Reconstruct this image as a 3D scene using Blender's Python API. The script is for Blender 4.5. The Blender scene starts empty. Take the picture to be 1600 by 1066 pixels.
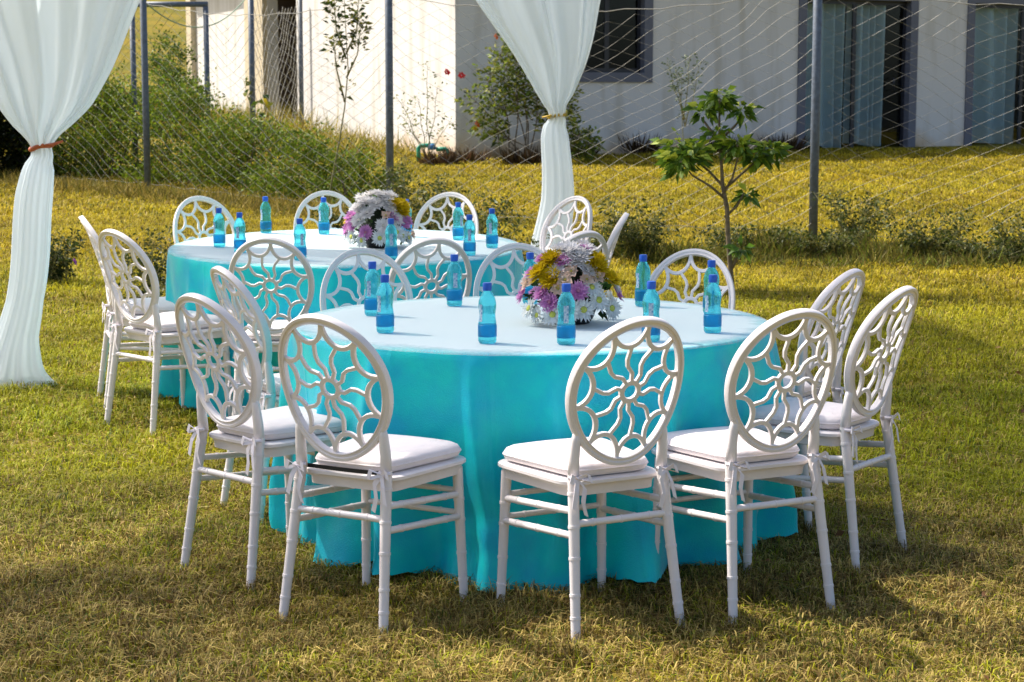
import bpy, math, random
import numpy as np
from mathutils import Vector, Matrix

random.seed(7); rng = np.random.default_rng(11)
SC = bpy.context.scene
COL = SC.collection

# ------------------------------------------------------------------ camera, sky, sun, exposure
cam_d = bpy.data.cameras.new('camera'); cam = bpy.data.objects.new('camera', cam_d); COL.objects.link(cam)
cam.location = (0, 0, 1.525)
cam.rotation_euler = (math.radians(90) - math.atan(365 / 2885), 0, 0)
cam_d.sensor_width = 36; cam_d.lens = 36 * 2885 / 1600
cam_d.clip_start = .1; cam_d.clip_end = 600
cam_d.dof.use_dof = True; cam_d.dof.focus_distance = 6.2; cam_d.dof.aperture_fstop = 11
SC.camera = cam

SUN_H = Vector((-.90, .44)).normalized(); SUN_EL = math.radians(50)
w = bpy.data.worlds.new('World'); SC.world = w; w.use_nodes = True
nt = w.node_tree; nt.nodes.clear()
wo = nt.nodes.new('ShaderNodeOutputWorld'); bg = nt.nodes.new('ShaderNodeBackground'); sky = nt.nodes.new('ShaderNodeTexSky')
sky.sky_type = 'NISHITA'; sky.sun_disc = False; sky.sun_elevation = SUN_EL
sky.sun_rotation = math.atan2(SUN_H.x, SUN_H.y); sky.air_density = 1.0; sky.dust_density = 3.0
bg.inputs['Strength'].default_value = .13
nt.links.new(sky.outputs[0], bg.inputs[0]); nt.links.new(bg.outputs[0], wo.inputs[0])
sl = bpy.data.lights.new('sun', 'SUN'); sl.energy = 4.7; sl.angle = math.radians(.55); sl.color = (1, .94, .84)
so = bpy.data.objects.new('sun', sl); COL.objects.link(so)
sdir = Vector((SUN_H.x * math.cos(SUN_EL), SUN_H.y * math.cos(SUN_EL), math.sin(SUN_EL)))
so.rotation_euler = sdir.to_track_quat('Z', 'Y').to_euler(); so.location = (-8, 6, 12)
SC.view_settings.view_transform = 'Standard'; SC.view_settings.look = 'None'
SC.view_settings.gamma = 1; SC.view_settings.exposure = .68
SC.view_settings.use_curve_mapping = False
SC.cycles.max_bounces = 7; SC.cycles.diffuse_bounces = 3; SC.cycles.glossy_bounces = 3; SC.cycles.transmission_bounces = 6; SC.cycles.transparent_max_bounces = 10

# ------------------------------------------------------------------ ground shape
def g(Y):
    t = Y - 7.5
    z = .0175 * (np.sqrt(t * t + 1) + t)
    u = Y - 46
    return z + .055 * (np.sqrt(u * u + 4) + u)
def slope(Y): return math.atan(float(g(Y + .1) - g(Y - .1)) / .2)

def vnoise(x, y, s, seed=0):
    x = np.asarray(x) / s + 100.3; y = np.asarray(y) / s + 100.7
    xi = np.floor(x).astype(int); yi = np.floor(y).astype(int); xf = x - xi; yf = y - yi
    def h(a, b):
        n = (a * 374761393 + b * 668265263 + seed * 1442695041) & 0x7fffffff
        n = ((n ^ (n >> 13)) * 1274126177) & 0x7fffffff
        return ((n ^ (n >> 16)) & 0xffff) / 65535.
    xf = xf * xf * (3 - 2 * xf); yf = yf * yf * (3 - 2 * yf)
    return (h(xi, yi) * (1 - xf) + h(xi + 1, yi) * xf) * (1 - yf) + (h(xi, yi + 1) * (1 - xf) + h(xi + 1, yi + 1) * xf) * yf

# ------------------------------------------------------------------ materials
def sock(n, *names):
    for k in names:
        if k in n.inputs: return n.inputs[k]
def mat(name, col, rough=.5, var=.0, scale=8., bump=0., bscale=60., sheen=0., spec=None, trans=0., metal=0., col2=None, coat=0.):
    m = bpy.data.materials.new(name); m.use_nodes = True
    t = m.node_tree; b = t.nodes['Principled BSDF']
    b.inputs['Roughness'].default_value = rough; b.inputs['Metallic'].default_value = metal
    if spec is not None: b.inputs['Specular IOR Level'].default_value = spec
    if sheen:
        b.inputs['Sheen Weight'].default_value = sheen; b.inputs['Sheen Roughness'].default_value = .4
    if trans: b.inputs['Transmission Weight'].default_value = trans
    if coat: b.inputs['Coat Weight'].default_value = coat
    tc = t.nodes.new('ShaderNodeTexCoord')
    if var or col2:
        nz = t.nodes.new('ShaderNodeTexNoise'); nz.inputs['Scale'].default_value = scale; nz.inputs['Detail'].default_value = 5
        t.links.new(tc.outputs['Object'], nz.inputs['Vector'])
        rp = t.nodes.new('ShaderNodeValToRGB'); rp.color_ramp.elements[0].position = .3; rp.color_ramp.elements[1].position = .7
        c2 = col2 or tuple(c * (1 - var) for c in col)
        rp.color_ramp.elements[0].color = (*c2, 1); rp.color_ramp.elements[1].color = (*col, 1)
        t.links.new(nz.outputs[0], rp.inputs[0]); t.links.new(rp.outputs[0], b.inputs['Base Color'])
    else:
        b.inputs['Base Color'].default_value = (*col, 1)
    if bump:
        n2 = t.nodes.new('ShaderNodeTexNoise'); n2.inputs['Scale'].default_value = bscale; n2.inputs['Detail'].default_value = 4
        t.links.new(tc.outputs['Object'], n2.inputs['Vector'])
        bp = t.nodes.new('ShaderNodeBump'); bp.inputs['Strength'].default_value = bump; bp.inputs['Distance'].default_value = .01
        t.links.new(n2.outputs[0], bp.inputs['Height']); t.links.new(bp.outputs[0], b.inputs['Normal'])
    return m

def leafmat(name, translucent=.35, rough=.5, spec=.3):
    m = bpy.data.materials.new(name); m.use_nodes = True; t = m.node_tree; b = t.nodes['Principled BSDF']
    a = t.nodes.new('ShaderNodeAttribute'); a.attribute_name = 'col'
    b.inputs['Roughness'].default_value = rough; b.inputs['Specular IOR Level'].default_value = spec
    t.links.new(a.outputs['Color'], b.inputs['Base Color'])
    tr = t.nodes.new('ShaderNodeBsdfTranslucent'); t.links.new(a.outputs['Color'], tr.inputs[0])
    mx = t.nodes.new('ShaderNodeMixShader'); mx.inputs[0].default_value = translucent
    t.links.new(b.outputs[0], mx.inputs[1]); t.links.new(tr.outputs[0], mx.inputs[2])
    t.links.new(mx.outputs[0], t.nodes['Material Output'].inputs[0])
    return m

def sheer(name, col, transp, translucent=.5):
    m = bpy.data.materials.new(name); m.use_nodes = True; t = m.node_tree; b = t.nodes['Principled BSDF']
    b.inputs['Base Color'].default_value = (*col, 1); b.inputs['Roughness'].default_value = .7
    b.inputs['Sheen Weight'].default_value = .3
    tc = t.nodes.new('ShaderNodeTexCoord'); wv = t.nodes.new('ShaderNodeTexNoise'); wv.inputs['Scale'].default_value = 90
    t.links.new(tc.outputs['Object'], wv.inputs['Vector'])
    bp = t.nodes.new('ShaderNodeBump'); bp.inputs['Strength'].default_value = .12; bp.inputs['Distance'].default_value = .005
    t.links.new(wv.outputs[0], bp.inputs['Height']); t.links.new(bp.outputs[0], b.inputs['Normal'])
    tr = t.nodes.new('ShaderNodeBsdfTranslucent'); tr.inputs[0].default_value = (*col, 1)
    tp = t.nodes.new('ShaderNodeBsdfTransparent')
    m1 = t.nodes.new('ShaderNodeMixShader'); m1.inputs[0].default_value = translucent
    m2 = t.nodes.new('ShaderNodeMixShader'); m2.inputs[0].default_value = transp
    t.links.new(b.outputs[0], m1.inputs[1]); t.links.new(tr.outputs[0], m1.inputs[2])
    t.links.new(m1.outputs[0], m2.inputs[1]); t.links.new(tp.outputs[0], m2.inputs[2])
    t.links.new(m2.outputs[0], t.nodes['Material Output'].inputs[0])
    return m

M = {}
M['chair'] = mat('white_plastic', (.82, .76, .755), .38, var=.08, scale=14, bump=.04, bscale=90)
M['cushion'] = mat('cushion_fabric', (.80, .73, .74), .75, var=.05, scale=9, bump=.8, bscale=11, sheen=.2)
M['ribbon'] = mat('ribbon_fabric', (.82, .76, .80), .7, var=.05)
M['strap'] = mat('black_strap', (.008, .008, .01), .6, var=.2)
M['drape'] = sheer('drape_voile', (.80, .87, .92), .18, .45)
M['added_shade_cloth'] = sheer('shade_cloth_voile', (.87, .86, .84), .36, .5)  # for the added overhead cloth that shades the tables
M['tie_red'] = mat('rust_ribbon', (.42, .09, .02), .6, var=.3, scale=40)
M['tie_yellow'] = mat('mustard_ribbon', (.62, .40, .03), .6, var=.3, scale=40)
M['post'] = mat('painted_steel_post', (.12, .15, .20), .5, scale=25, col2=(.07, .085, .11), bump=.1)
M['galv'] = mat('galvanised_wire', (.30, .285, .24), .5, var=.4, scale=30)
M['rope'] = mat('green_rope', (.35, .48, .33), .8, var=.3, scale=60)
M['frame'] = mat('window_surround_paint', (.135, .14, .18), .6, var=.12, scale=6)
M['sash'] = mat('dark_aluminium', (.018, .02, .032), .4, var=.2)
M['curtain'] = mat('voile_curtain', (.60, .64, .65), .8, var=.12, scale=5)
M['cream'] = mat('cream_paint', (.62, .52, .36), .7, var=.15, scale=4)
M['door'] = mat('dark_brown_door', (.055, .035, .025), .6, var=.3, scale=5)
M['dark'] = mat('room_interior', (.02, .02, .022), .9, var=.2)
M['roof'] = mat('roof_concrete', (.35, .34, .33), .8, var=.2)
M['bowl'] = mat('black_plastic_bowl', (.012, .012, .016), .4, var=.2)
M['pipe'] = mat('green_water_pipe', (.02, .36, .22), .45, var=.3, scale=20)
M['tap'] = mat('blue_tap', (.05, .22, .5), .4, var=.2)
M['cap'] = mat('blue_bottle_cap', (.004, .10, .55), .35, var=.1)
M['wood'] = mat('folding_table_board', (.5, .46, .4), .6, var=.2)
M['steel'] = mat('table_steel', (.25, .25, .26), .4, metal=.8, var=.2)
M['bark'] = mat('young_bark', (.20, .15, .09), .8, scale=30, col2=(.09, .07, .045), bump=.3, bscale=70)
M['stem'] = mat('green_stem', (.26, .24, .09), .7, scale=25, col2=(.12, .12, .04))
M['leaf'] = leafmat('leaf'); M['grass'] = leafmat('grass_blade', .3, .6, .15); M['petal'] = leafmat('petal', .3, .6, .1)

# plaster with dirt splashed up from the soil
def plaster():
    m = mat('white_plaster', (.69, .66, .635), .85, bump=.12, bscale=45); t = m.node_tree; b = t.nodes['Principled BSDF']
    tc = t.nodes.new('ShaderNodeTexCoord'); sp = t.nodes.new('ShaderNodeSeparateXYZ'); t.links.new(tc.outputs['Object'], sp.inputs[0])
    nz = t.nodes.new('ShaderNodeTexNoise'); nz.inputs['Scale'].default_value = 2.2; nz.inputs['Detail'].default_value = 7
    t.links.new(tc.outputs['Object'], nz.inputs['Vector'])
    ad = t.nodes.new('ShaderNodeMath'); ad.operation = 'MULTIPLY_ADD'; ad.inputs[1].default_value = -.75; ad.inputs[2].default_value = .36
    t.links.new(nz.outputs[0], ad.inputs[0])
    s2 = t.nodes.new('ShaderNodeMath'); s2.operation = 'ADD'; t.links.new(sp.outputs[2], s2.inputs[0]); t.links.new(ad.outputs[0], s2.inputs[1])
    rp = t.nodes.new('ShaderNodeValToRGB'); rp.color_ramp.elements[0].position = .0; rp.color_ramp.elements[0].color = (.42, .28, .15, 1)
    rp.color_ramp.elements[1].position = .42; rp.color_ramp.elements[1].color = (.69, .66, .635, 1)
    e = rp.color_ramp.elements.new(.14); e.color = (.64, .50, .37, 1)
    t.links.new(s2.outputs[0], rp.inputs[0])
    n3 = t.nodes.new('ShaderNodeTexNoise'); n3.inputs['Scale'].default_value = 1.1; n3.inputs['Detail'].default_value = 6
    mp = t.nodes.new('ShaderNodeMapping'); mp.inputs['Scale'].default_value = (3.5, 3.5, .5)
    t.links.new(tc.outputs['Object'], mp.inputs[0]); t.links.new(mp.outputs[0], n3.inputs['Vector'])
    r3 = t.nodes.new('ShaderNodeValToRGB'); r3.color_ramp.elements[0].position = .28; r3.color_ramp.elements[0].color = (.76, .73, .66, 1)
    r3.color_ramp.elements[1].position = .5; r3.color_ramp.elements[1].color = (1, 1, 1, 1)
    t.links.new(n3.outputs[0], r3.inputs[0])
    mm = t.nodes.new('ShaderNodeMix'); mm.data_type = 'RGBA'; mm.blend_type = 'MULTIPLY'; mm.inputs[0].default_value = 1
    t.links.new(rp.outputs[0], mm.inputs[6]); t.links.new(r3.outputs[0], mm.inputs[7]); t.links.new(mm.outputs[2], b.inputs['Base Color'])
    return m
M['plaster'] = plaster()

# satin tablecloth: turquoise with white grazing sheen and pressed creases
def satin(name):
    m = bpy.data.materials.new(name); m.use_nodes = True; t = m.node_tree; b = t.nodes['Principled BSDF']
    tc = t.nodes.new('ShaderNodeTexCoord')
    nz = t.nodes.new('ShaderNodeTexNoise'); nz.inputs['Scale'].default_value = 7; nz.inputs['Detail'].default_value = 6
    t.links.new(tc.outputs['Object'], nz.inputs['Vector'])
    rp = t.nodes.new('ShaderNodeValToRGB'); rp.color_ramp.elements[0].position = .35; rp.color_ramp.elements[1].position = .65
    rp.color_ramp.elements[0].color = (.0, .46, .64, 1); rp.color_ramp.elements[1].color = (.0, .63, .63, 1)
    t.links.new(nz.outputs[0], rp.inputs[0]); t.links.new(rp.outputs[0], b.inputs['Base Color'])
    b.inputs['Roughness'].default_value = .48; b.inputs['IOR'].default_value = 1.38; b.inputs['Specular IOR Level'].default_value = .5
    b.inputs['Sheen Weight'].default_value = .6; b.inputs['Sheen Roughness'].default_value = .22
    b.inputs['Sheen Tint'].default_value = (1, .96, 1, 1)
    sp = t.nodes.new('ShaderNodeSeparateXYZ'); t.links.new(tc.outputs['Object'], sp.inputs[0])
    acc = None
    for ang, off in ((.35, .02), (1.92, -.05), (.35, .45), (1.92, -.52), (.35, -.42), (1.92, .42)):
        dx = t.nodes.new('ShaderNodeMath'); dx.operation = 'MULTIPLY'; dx.inputs[1].default_value = math.cos(ang); t.links.new(sp.outputs[0], dx.inputs[0])
        dy = t.nodes.new('ShaderNodeMath'); dy.operation = 'MULTIPLY_ADD'; dy.inputs[1].default_value = math.sin(ang); t.links.new(sp.outputs[1], dy.inputs[0]); t.links.new(dx.outputs[0], dy.inputs[2])
        o = t.nodes.new('ShaderNodeMath'); o.operation = 'SUBTRACT'; o.inputs[1].default_value = off; t.links.new(dy.outputs[0], o.inputs[0])
        a = t.nodes.new('ShaderNodeMath'); a.operation = 'ABSOLUTE'; t.links.new(o.outputs[0], a.inputs[0])
        r = t.nodes.new('ShaderNodeMapRange'); r.inputs[1].default_value = 0; r.inputs[2].default_value = .014; r.inputs[3].default_value = 1; r.inputs[4].default_value = 0
        t.links.new(a.outputs[0], r.inputs[0])
        if acc is None: acc = r.outputs[0]
        else:
            s = t.nodes.new('ShaderNodeMath'); s.operation = 'MAXIMUM'; t.links.new(acc, s.inputs[0]); t.links.new(r.outputs[0], s.inputs[1]); acc = s.outputs[0]
    n2 = t.nodes.new('ShaderNodeTexNoise'); n2.inputs['Scale'].default_value = 230; n2.inputs['Detail'].default_value = 2
    t.links.new(tc.outputs['Object'], n2.inputs['Vector'])
    b1 = t.nodes.new('ShaderNodeBump'); b1.inputs['Strength'].default_value = .5; b1.inputs['Distance'].default_value = .003; t.links.new(n2.outputs[0], b1.inputs['Height'])
    b2 = t.nodes.new('ShaderNodeBump'); b2.inputs['Strength'].default_value = .45; b2.inputs['Distance'].default_value = .004; t.links.new(acc, b2.inputs['Height']); t.links.new(b1.outputs[0], b2.inputs['Normal'])
    t.links.new(b2.outputs[0], b.inputs['Normal'])
    return m
M['cloth'] = satin('turquoise_satin')

def glare_layer_mat(R):  # overexposed sunlight put into a pale colour, fading towards the rim
    m = sheer('pale_sun_glare', (.70, .80, .82), .1, .10); t = m.node_tree
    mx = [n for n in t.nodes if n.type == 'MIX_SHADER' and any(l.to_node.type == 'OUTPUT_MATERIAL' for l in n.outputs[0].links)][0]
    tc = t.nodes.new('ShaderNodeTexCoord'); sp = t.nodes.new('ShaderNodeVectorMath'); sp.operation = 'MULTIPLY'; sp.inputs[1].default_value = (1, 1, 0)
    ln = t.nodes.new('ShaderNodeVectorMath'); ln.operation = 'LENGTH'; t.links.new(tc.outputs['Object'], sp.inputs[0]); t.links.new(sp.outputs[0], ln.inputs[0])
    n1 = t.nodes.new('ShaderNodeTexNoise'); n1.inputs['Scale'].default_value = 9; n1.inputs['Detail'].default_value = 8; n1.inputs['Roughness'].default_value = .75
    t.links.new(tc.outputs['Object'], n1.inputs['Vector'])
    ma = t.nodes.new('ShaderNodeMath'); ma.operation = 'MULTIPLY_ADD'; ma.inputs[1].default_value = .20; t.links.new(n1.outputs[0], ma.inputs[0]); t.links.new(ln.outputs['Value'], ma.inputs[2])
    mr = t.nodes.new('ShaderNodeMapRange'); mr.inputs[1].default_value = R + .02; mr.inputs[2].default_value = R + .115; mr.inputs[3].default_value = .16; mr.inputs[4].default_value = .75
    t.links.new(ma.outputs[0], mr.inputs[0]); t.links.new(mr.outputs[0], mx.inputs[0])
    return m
def bottle_mat(name, col, tr_mix, rough=.06):
    m = bpy.data.materials.new(name); m.use_nodes = True; t = m.node_tree; b = t.nodes['Principled BSDF']
    tc = t.nodes.new('ShaderNodeTexCoord'); nz = t.nodes.new('ShaderNodeTexNoise'); nz.inputs['Scale'].default_value = 45
    t.links.new(tc.outputs['Object'], nz.inputs['Vector'])
    bp = t.nodes.new('ShaderNodeBump'); bp.inputs['Strength'].default_value = .3; bp.inputs['Distance'].default_value = .004
    t.links.new(nz.outputs[0], bp.inputs['Height']); t.links.new(bp.outputs[0], b.inputs['Normal'])
    b.inputs['Base Color'].default_value = (*col, 1); b.inputs['Roughness'].default_value = rough
    b.inputs['Transmission Weight'].default_value = .82; b.inputs['IOR'].default_value = 1.33
    tp = t.nodes.new('ShaderNodeBsdfTransparent'); tp.inputs[0].default_value = (*[min(1, c + .12) for c in col], 1)
    mx = t.nodes.new('ShaderNodeMixShader'); mx.inputs[0].default_value = tr_mix
    t.links.new(b.outputs[0], mx.inputs[1]); t.links.new(tp.outputs[0], mx.inputs[2]); t.links.new(mx.outputs[0], t.nodes['Material Output'].inputs[0])
    return m
M['bottle'] = bottle_mat('blue_tinted_bottle', (.16, .76, .86), .35)
M['label'] = bottle_mat('blue_label_film', (.02, .40, .74), .2, .3)
M['print'] = mat('white_bottle_print', (.62, .72, .78), .5, scale=160, col2=(.05, .20, .42))
def glassmat():
    m = bpy.data.materials.new('window_glass'); m.use_nodes = True; t = m.node_tree; b = t.nodes['Principled BSDF']
    b.inputs['Base Color'].default_value = (.55, .65, .68, 1); b.inputs['Roughness'].default_value = .03; b.inputs['Specular IOR Level'].default_value = .6
    tp = t.nodes.new('ShaderNodeBsdfTransparent'); tp.inputs[0].default_value = (.85, .92, .95, 1)
    gl = t.nodes.new('ShaderNodeBsdfGlossy'); gl.inputs['Roughness'].default_value = .03
    fr = t.nodes.new('ShaderNodeFresnel'); fr.inputs[0].default_value = 1.28
    mx = t.nodes.new('ShaderNodeMixShader'); t.links.new(fr.outputs[0], mx.inputs[0]); t.links.new(tp.outputs[0], mx.inputs[1]); t.links.new(gl.outputs[0], mx.inputs[2])
    t.links.new(mx.outputs[0], t.nodes['Material Output'].inputs[0]); return m
M['glass'] = glassmat()

def groundmat():
    m = bpy.data.materials.new('lawn_soil'); m.use_nodes = True; t = m.node_tree; b = t.nodes['Principled BSDF']; b.inputs['Roughness'].default_value = .95
    b.inputs['Specular IOR Level'].default_value = .1
    tc = t.nodes.new('ShaderNodeTexCoord')
    n1 = t.nodes.new('ShaderNodeTexNoise'); n1.inputs['Scale'].default_value = .6; n1.inputs['Detail'].default_value = 5
    n2 = t.nodes.new('ShaderNodeTexNoise'); n2.inputs['Scale'].default_value = 22; n2.inputs['Detail'].default_value = 6
    for n in (n1, n2): t.links.new(tc.outputs['Object'], n.inputs['Vector'])
    r1 = t.nodes.new('ShaderNodeValToRGB'); r1.color_ramp.elements[0].position = .35; r1.color_ramp.elements[1].position = .65
    r1.color_ramp.elements[0].color = (.17, .16, .02, 1); r1.color_ramp.elements[1].color = (.28, .21, .025, 1)
    r2 = t.nodes.new('ShaderNodeValToRGB'); r2.color_ramp.elements[0].position = .3; r2.color_ramp.elements[1].position = .7
    r2.color_ramp.elements[0].color = (.45, .42, .38, 1); r2.color_ramp.elements[1].color = (1.15, 1.1, 1, 1)
    t.links.new(n1.outputs[0], r1.inputs[0]); t.links.new(n2.outputs[0], r2.inputs[0])
    mm = t.nodes.new('ShaderNodeMix'); mm.data_type = 'RGBA'; mm.blend_type = 'MULTIPLY'; mm.inputs[0].default_value = 1
    t.links.new(r1.outputs[0], mm.inputs[6]); t.links.new(r2.outputs[0], mm.inputs[7]); t.links.new(mm.outputs[2], b.inputs['Base Color'])
    bp = t.nodes.new('ShaderNodeBump'); bp.inputs['Strength'].default_value = .6; bp.inputs['Distance'].default_value = .02
    t.links.new(n2.outputs[0], bp.inputs['Height']); t.links.new(bp.outputs[0], b.inputs['Normal'])
    return m
M['ground'] = groundmat()

# ------------------------------------------------------------------ mesh helpers
class MB:
    def __init__(s): s.v = []; s.f = []
    def add(s, vs, fs):
        o = len(s.v); s.v += [tuple(v) for v in vs]; s.f += [tuple(i + o for i in f) for f in fs]; return s
    def box(s, x0, x1, y0, y1, z0, z1):
        return s.add([(x0, y0, z0), (x1, y0, z0), (x1, y1, z0), (x0, y1, z0), (x0, y0, z1), (x1, y0, z1), (x1, y1, z1), (x0, y1, z1)],
                     [(0, 3, 2, 1), (4, 5, 6, 7), (0, 1, 5, 4), (1, 2, 6, 5), (2, 3, 7, 6), (3, 0, 4, 7)])
    def tube(s, pts, rad, n=10, cap=True):
        pts = [Vector(p) for p in pts]
        if not hasattr(rad, '__len__'): rad = [rad] * len(pts)
        vs = []; u = None
        for i, p in enumerate(pts):
            d = (pts[min(i + 1, len(pts) - 1)] - pts[max(i - 1, 0)])
            d = d.normalized() if d.length > 1e-9 else Vector((0, 0, 1))
            if u is None: u = d.orthogonal().normalized()
            else:
                u = u - d * u.dot(d)
                u = u.normalized() if u.length > 1e-6 else d.orthogonal().normalized()
            wv = d.cross(u)
            for k in range(n):
                a = 2 * math.pi * k / n; vs.append(p + (u * math.cos(a) + wv * math.sin(a)) * rad[i])
        fs = [(i * n + k, i * n + (k + 1) % n, (i + 1) * n + (k + 1) % n, (i + 1) * n + k) for i in range(len(pts) - 1) for k in range(n)]
        if cap: fs += [tuple(range(n - 1, -1, -1)), tuple((len(pts) - 1) * n + k for k in range(n))]
        return s.add(vs, fs)
    def lathe(s, prof, n=24, c=(0, 0)):
        vs = [(c[0] + r * math.cos(2 * math.pi * k / n), c[1] + r * math.sin(2 * math.pi * k / n), z) for r, z in prof for k in range(n)]
        fs = [(i * n + k, i * n + (k + 1) % n, (i + 1) * n + (k + 1) % n, (i + 1) * n + k) for i in range(len(prof) - 1) for k in range(n)]
        if prof[0][0] > 1e-6: fs.append(tuple(range(n - 1, -1, -1)))
        if prof[-1][0] > 1e-6: fs.append(tuple((len(prof) - 1) * n + k for k in range(n)))
        return s.add(vs, fs)
    def mesh(s, name, m, smooth=True):
        me = bpy.data.meshes.new(name); me.from_pydata(s.v, [], s.f); me.update()
        me.materials.append(m)
        if smooth: me.shade_smooth()
        return me
    def build(s, name, m, parent=None, smooth=True, sharp=None):
        me = s.mesh(name, m, smooth)
        if sharp and smooth: me.set_sharp_from_angle(angle=math.radians(sharp))
        return link(name, me, parent)
def link(name, me, parent=None):
    o = bpy.data.objects.new(name, me); COL.objects.link(o)
    if parent: o.parent = parent
    return o
def empty(name, loc=(0, 0, 0)):
    o = bpy.data.objects.new(name, None); COL.objects.link(o); o.location = loc; o.empty_display_size = .1; return o
def tag(o, label=None, cat=None, group=None, kind=None):
    if label: o['label'] = label
    if cat: o['category'] = cat
    if group: o['group'] = group
    if kind: o['kind'] = kind
    return o
def copy_tree(o, parent=None):
    c = o.copy(); COL.objects.link(c); c.parent = parent
    for ch in list(o.children): copy_tree(ch, c)
    return c
def place(o, X, Y, yaw=0., h=0., tilt=True, ref=None):
    sl_ = slope(ref if ref else Y) if tilt else 0
    z = float(g(ref)) + math.tan(sl_) * (Y - ref) if ref else float(g(Y))
    o.location = (X, Y, z + h)
    o.rotation_euler = (Matrix.Rotation(sl_, 3, 'X') @ Matrix.Rotation(yaw, 3, 'Z')).to_euler()

def np_mesh(name, V, F, col, m, parent=None):
    """V (n,3), F (m,3 or 4) arrays, col (n,3)"""
    me = bpy.data.meshes.new(name); k = F.shape[1]
    me.vertices.add(len(V)); me.vertices.foreach_set('co', np.ascontiguousarray(V, dtype=np.float32).ravel())
    me.loops.add(F.size); me.loops.foreach_set('vertex_index', np.ascontiguousarray(F, dtype=np.int32).ravel())
    me.polygons.add(len(F)); me.polygons.foreach_set('loop_start', np.arange(0, F.size, k, dtype=np.int32))
    me.update(calc_edges=True)
    a = me.attributes.new('col', 'FLOAT_COLOR', 'POINT')
    a.data.foreach_set('color', np.ascontiguousarray(np.c_[col, np.ones(len(col))], dtype=np.float32).ravel())
    me.materials.append(m); me.validate()
    return link(name, me, parent) if name else me

def norm(a): return a / np.maximum(np.linalg.norm(a, axis=1, keepdims=True), 1e-9)
def leaves(name, P, D, L, W, cols, parent=None, fold=.18, droop=0., m=None):
    """folded leaf of four triangles at each point P pointing along D"""
    n = len(P); D = norm(D); R = norm(np.cross(D, rng.normal(size=(n, 3)))); N = np.cross(R, D)
    L = np.broadcast_to(L, n)[:, None]; W = np.broadcast_to(W, n)[:, None]
    dz = np.zeros((n, 3)); dz[:, 2:] = -droop * L
    V = np.stack([P, P + D * L * .42 + R * W * .5 + N * W * fold, P + D * L * .5 + dz * .3, P + D * L * .42 - R * W * .5 + N * W * fold, P + D * L + dz], 1).reshape(-1, 3)
    i = np.arange(n)[:, None] * 5
    F = np.concatenate([i + np.array([[0, 1, 2]]), i + np.array([[0, 2, 3]]), i + np.array([[1, 4, 2]]), i + np.array([[2, 4, 3]])], 0)
    return np_mesh(name, V, F, np.repeat(cols, 5, 0), m or M['leaf'], parent)
def pal(n, cs, wts=None, jit=.18):
    cs = np.array(cs); i = rng.choice(len(cs), n, p=wts); c = cs[i] * (1 + jit * rng.normal(size=(n, 1))); return np.clip(c, .002, 1)

# ------------------------------------------------------------------ ground sheet
gx = np.concatenate([np.linspace(-150, -14, 20), np.linspace(-13.5, 13.5, 55), np.linspace(14, 150, 20)])
gy = np.concatenate([np.linspace(-20, 3.5, 12), np.linspace(3.8, 34, 90), np.linspace(35, 260, 70)])
XX, YY = np.meshgrid(gx, gy); ZZ = g(YY) + .02 * (vnoise(XX, YY, 1.3, 2) - .5) * (YY > 12)
gv = np.stack([XX, YY, ZZ], -1).reshape(-1, 3); nx = len(gx)
q = (np.arange(len(gy) - 1)[:, None] * nx + np.arange(nx - 1)[None]).ravel()
gf = np.stack([q, q + 1, q + nx + 1, q + nx], 1)
ground = np_mesh('lawn_ground', gv, gf, np.ones((len(gv), 3)) * .2, M['ground']); tag(ground, kind='structure')
ground.data.shade_smooth()

# ------------------------------------------------------------------ house
HX, HY, HZ = -.86, 28.34, .70
house = empty('house', (HX, HY, HZ)); house.rotation_euler = (0, 0, math.atan2(.396, .918))
tag(house, 'white plastered house with grey framed windows behind the wire fence', 'house')
H = 3.7; T = .22
openings = [(1.85, 3.36, 1.22, 2.75), (6.06, 8.41, .06, 2.75), (9.43, 12.0, .06, 2.75)]
b = MB(); xs = 0.
for (a, c, z0, z1) in openings:
    b.box(xs, a, 0, T, -.8, H); b.box(a, c, 0, T, -.8, z0); b.box(a, c, 0, T, z1, H); xs = c
b.box(xs, 14.5, 0, T, -.8, H); b.build('front_wall', M['plaster'], house, False)
b = MB(); b.box(0, T, T, 8.28, -.8, H); b.box(0, T, 8.28, 10.3, 3.1, H); b.box(0, T, 10.3, 16.3, -.8, H)
b.build('side_wall', M['plaster'], house, False)
MB().box(-.10, .0, 10.32, 11.7, -.8, H - .1).build('pilaster', M['cream'], house, False)
MB().box(-.12, .24, 16.3, 16.75, -.8, H - .1).build('pilaster', M['cream'], house, False)
MB().box(1.60, 1.66, 8.0, 10.6, -.8, 3.3).build('door', M['door'], house, False)
b = MB(); b.box(T, 1.66, 8.02, 8.27, -.8, 3.3); b.box(T, 1.66, 10.31, 10.56, -.8, 3.3); b.box(T, 1.66, 8.27, 10.31, 3.12, 3.3); b.build('porch_reveal', M['door'], house, False)
d = [c for c in house.children if c.name.startswith('door')][0]
for k in range(4): MB().box(1.57, 1.598, 8.34 + k * .5, 8.34 + k * .5 + .44, -.1, 3.05).build('door_panel', M['door'], d, False)
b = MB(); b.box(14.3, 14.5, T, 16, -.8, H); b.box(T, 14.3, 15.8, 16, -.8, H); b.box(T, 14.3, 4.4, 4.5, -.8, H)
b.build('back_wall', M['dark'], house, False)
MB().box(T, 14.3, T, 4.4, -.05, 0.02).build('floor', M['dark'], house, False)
MB().box(-.45, 14.9, -.45, 16.6, H + .01, H + .22).build('roof', M['roof'], house, False)
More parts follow.
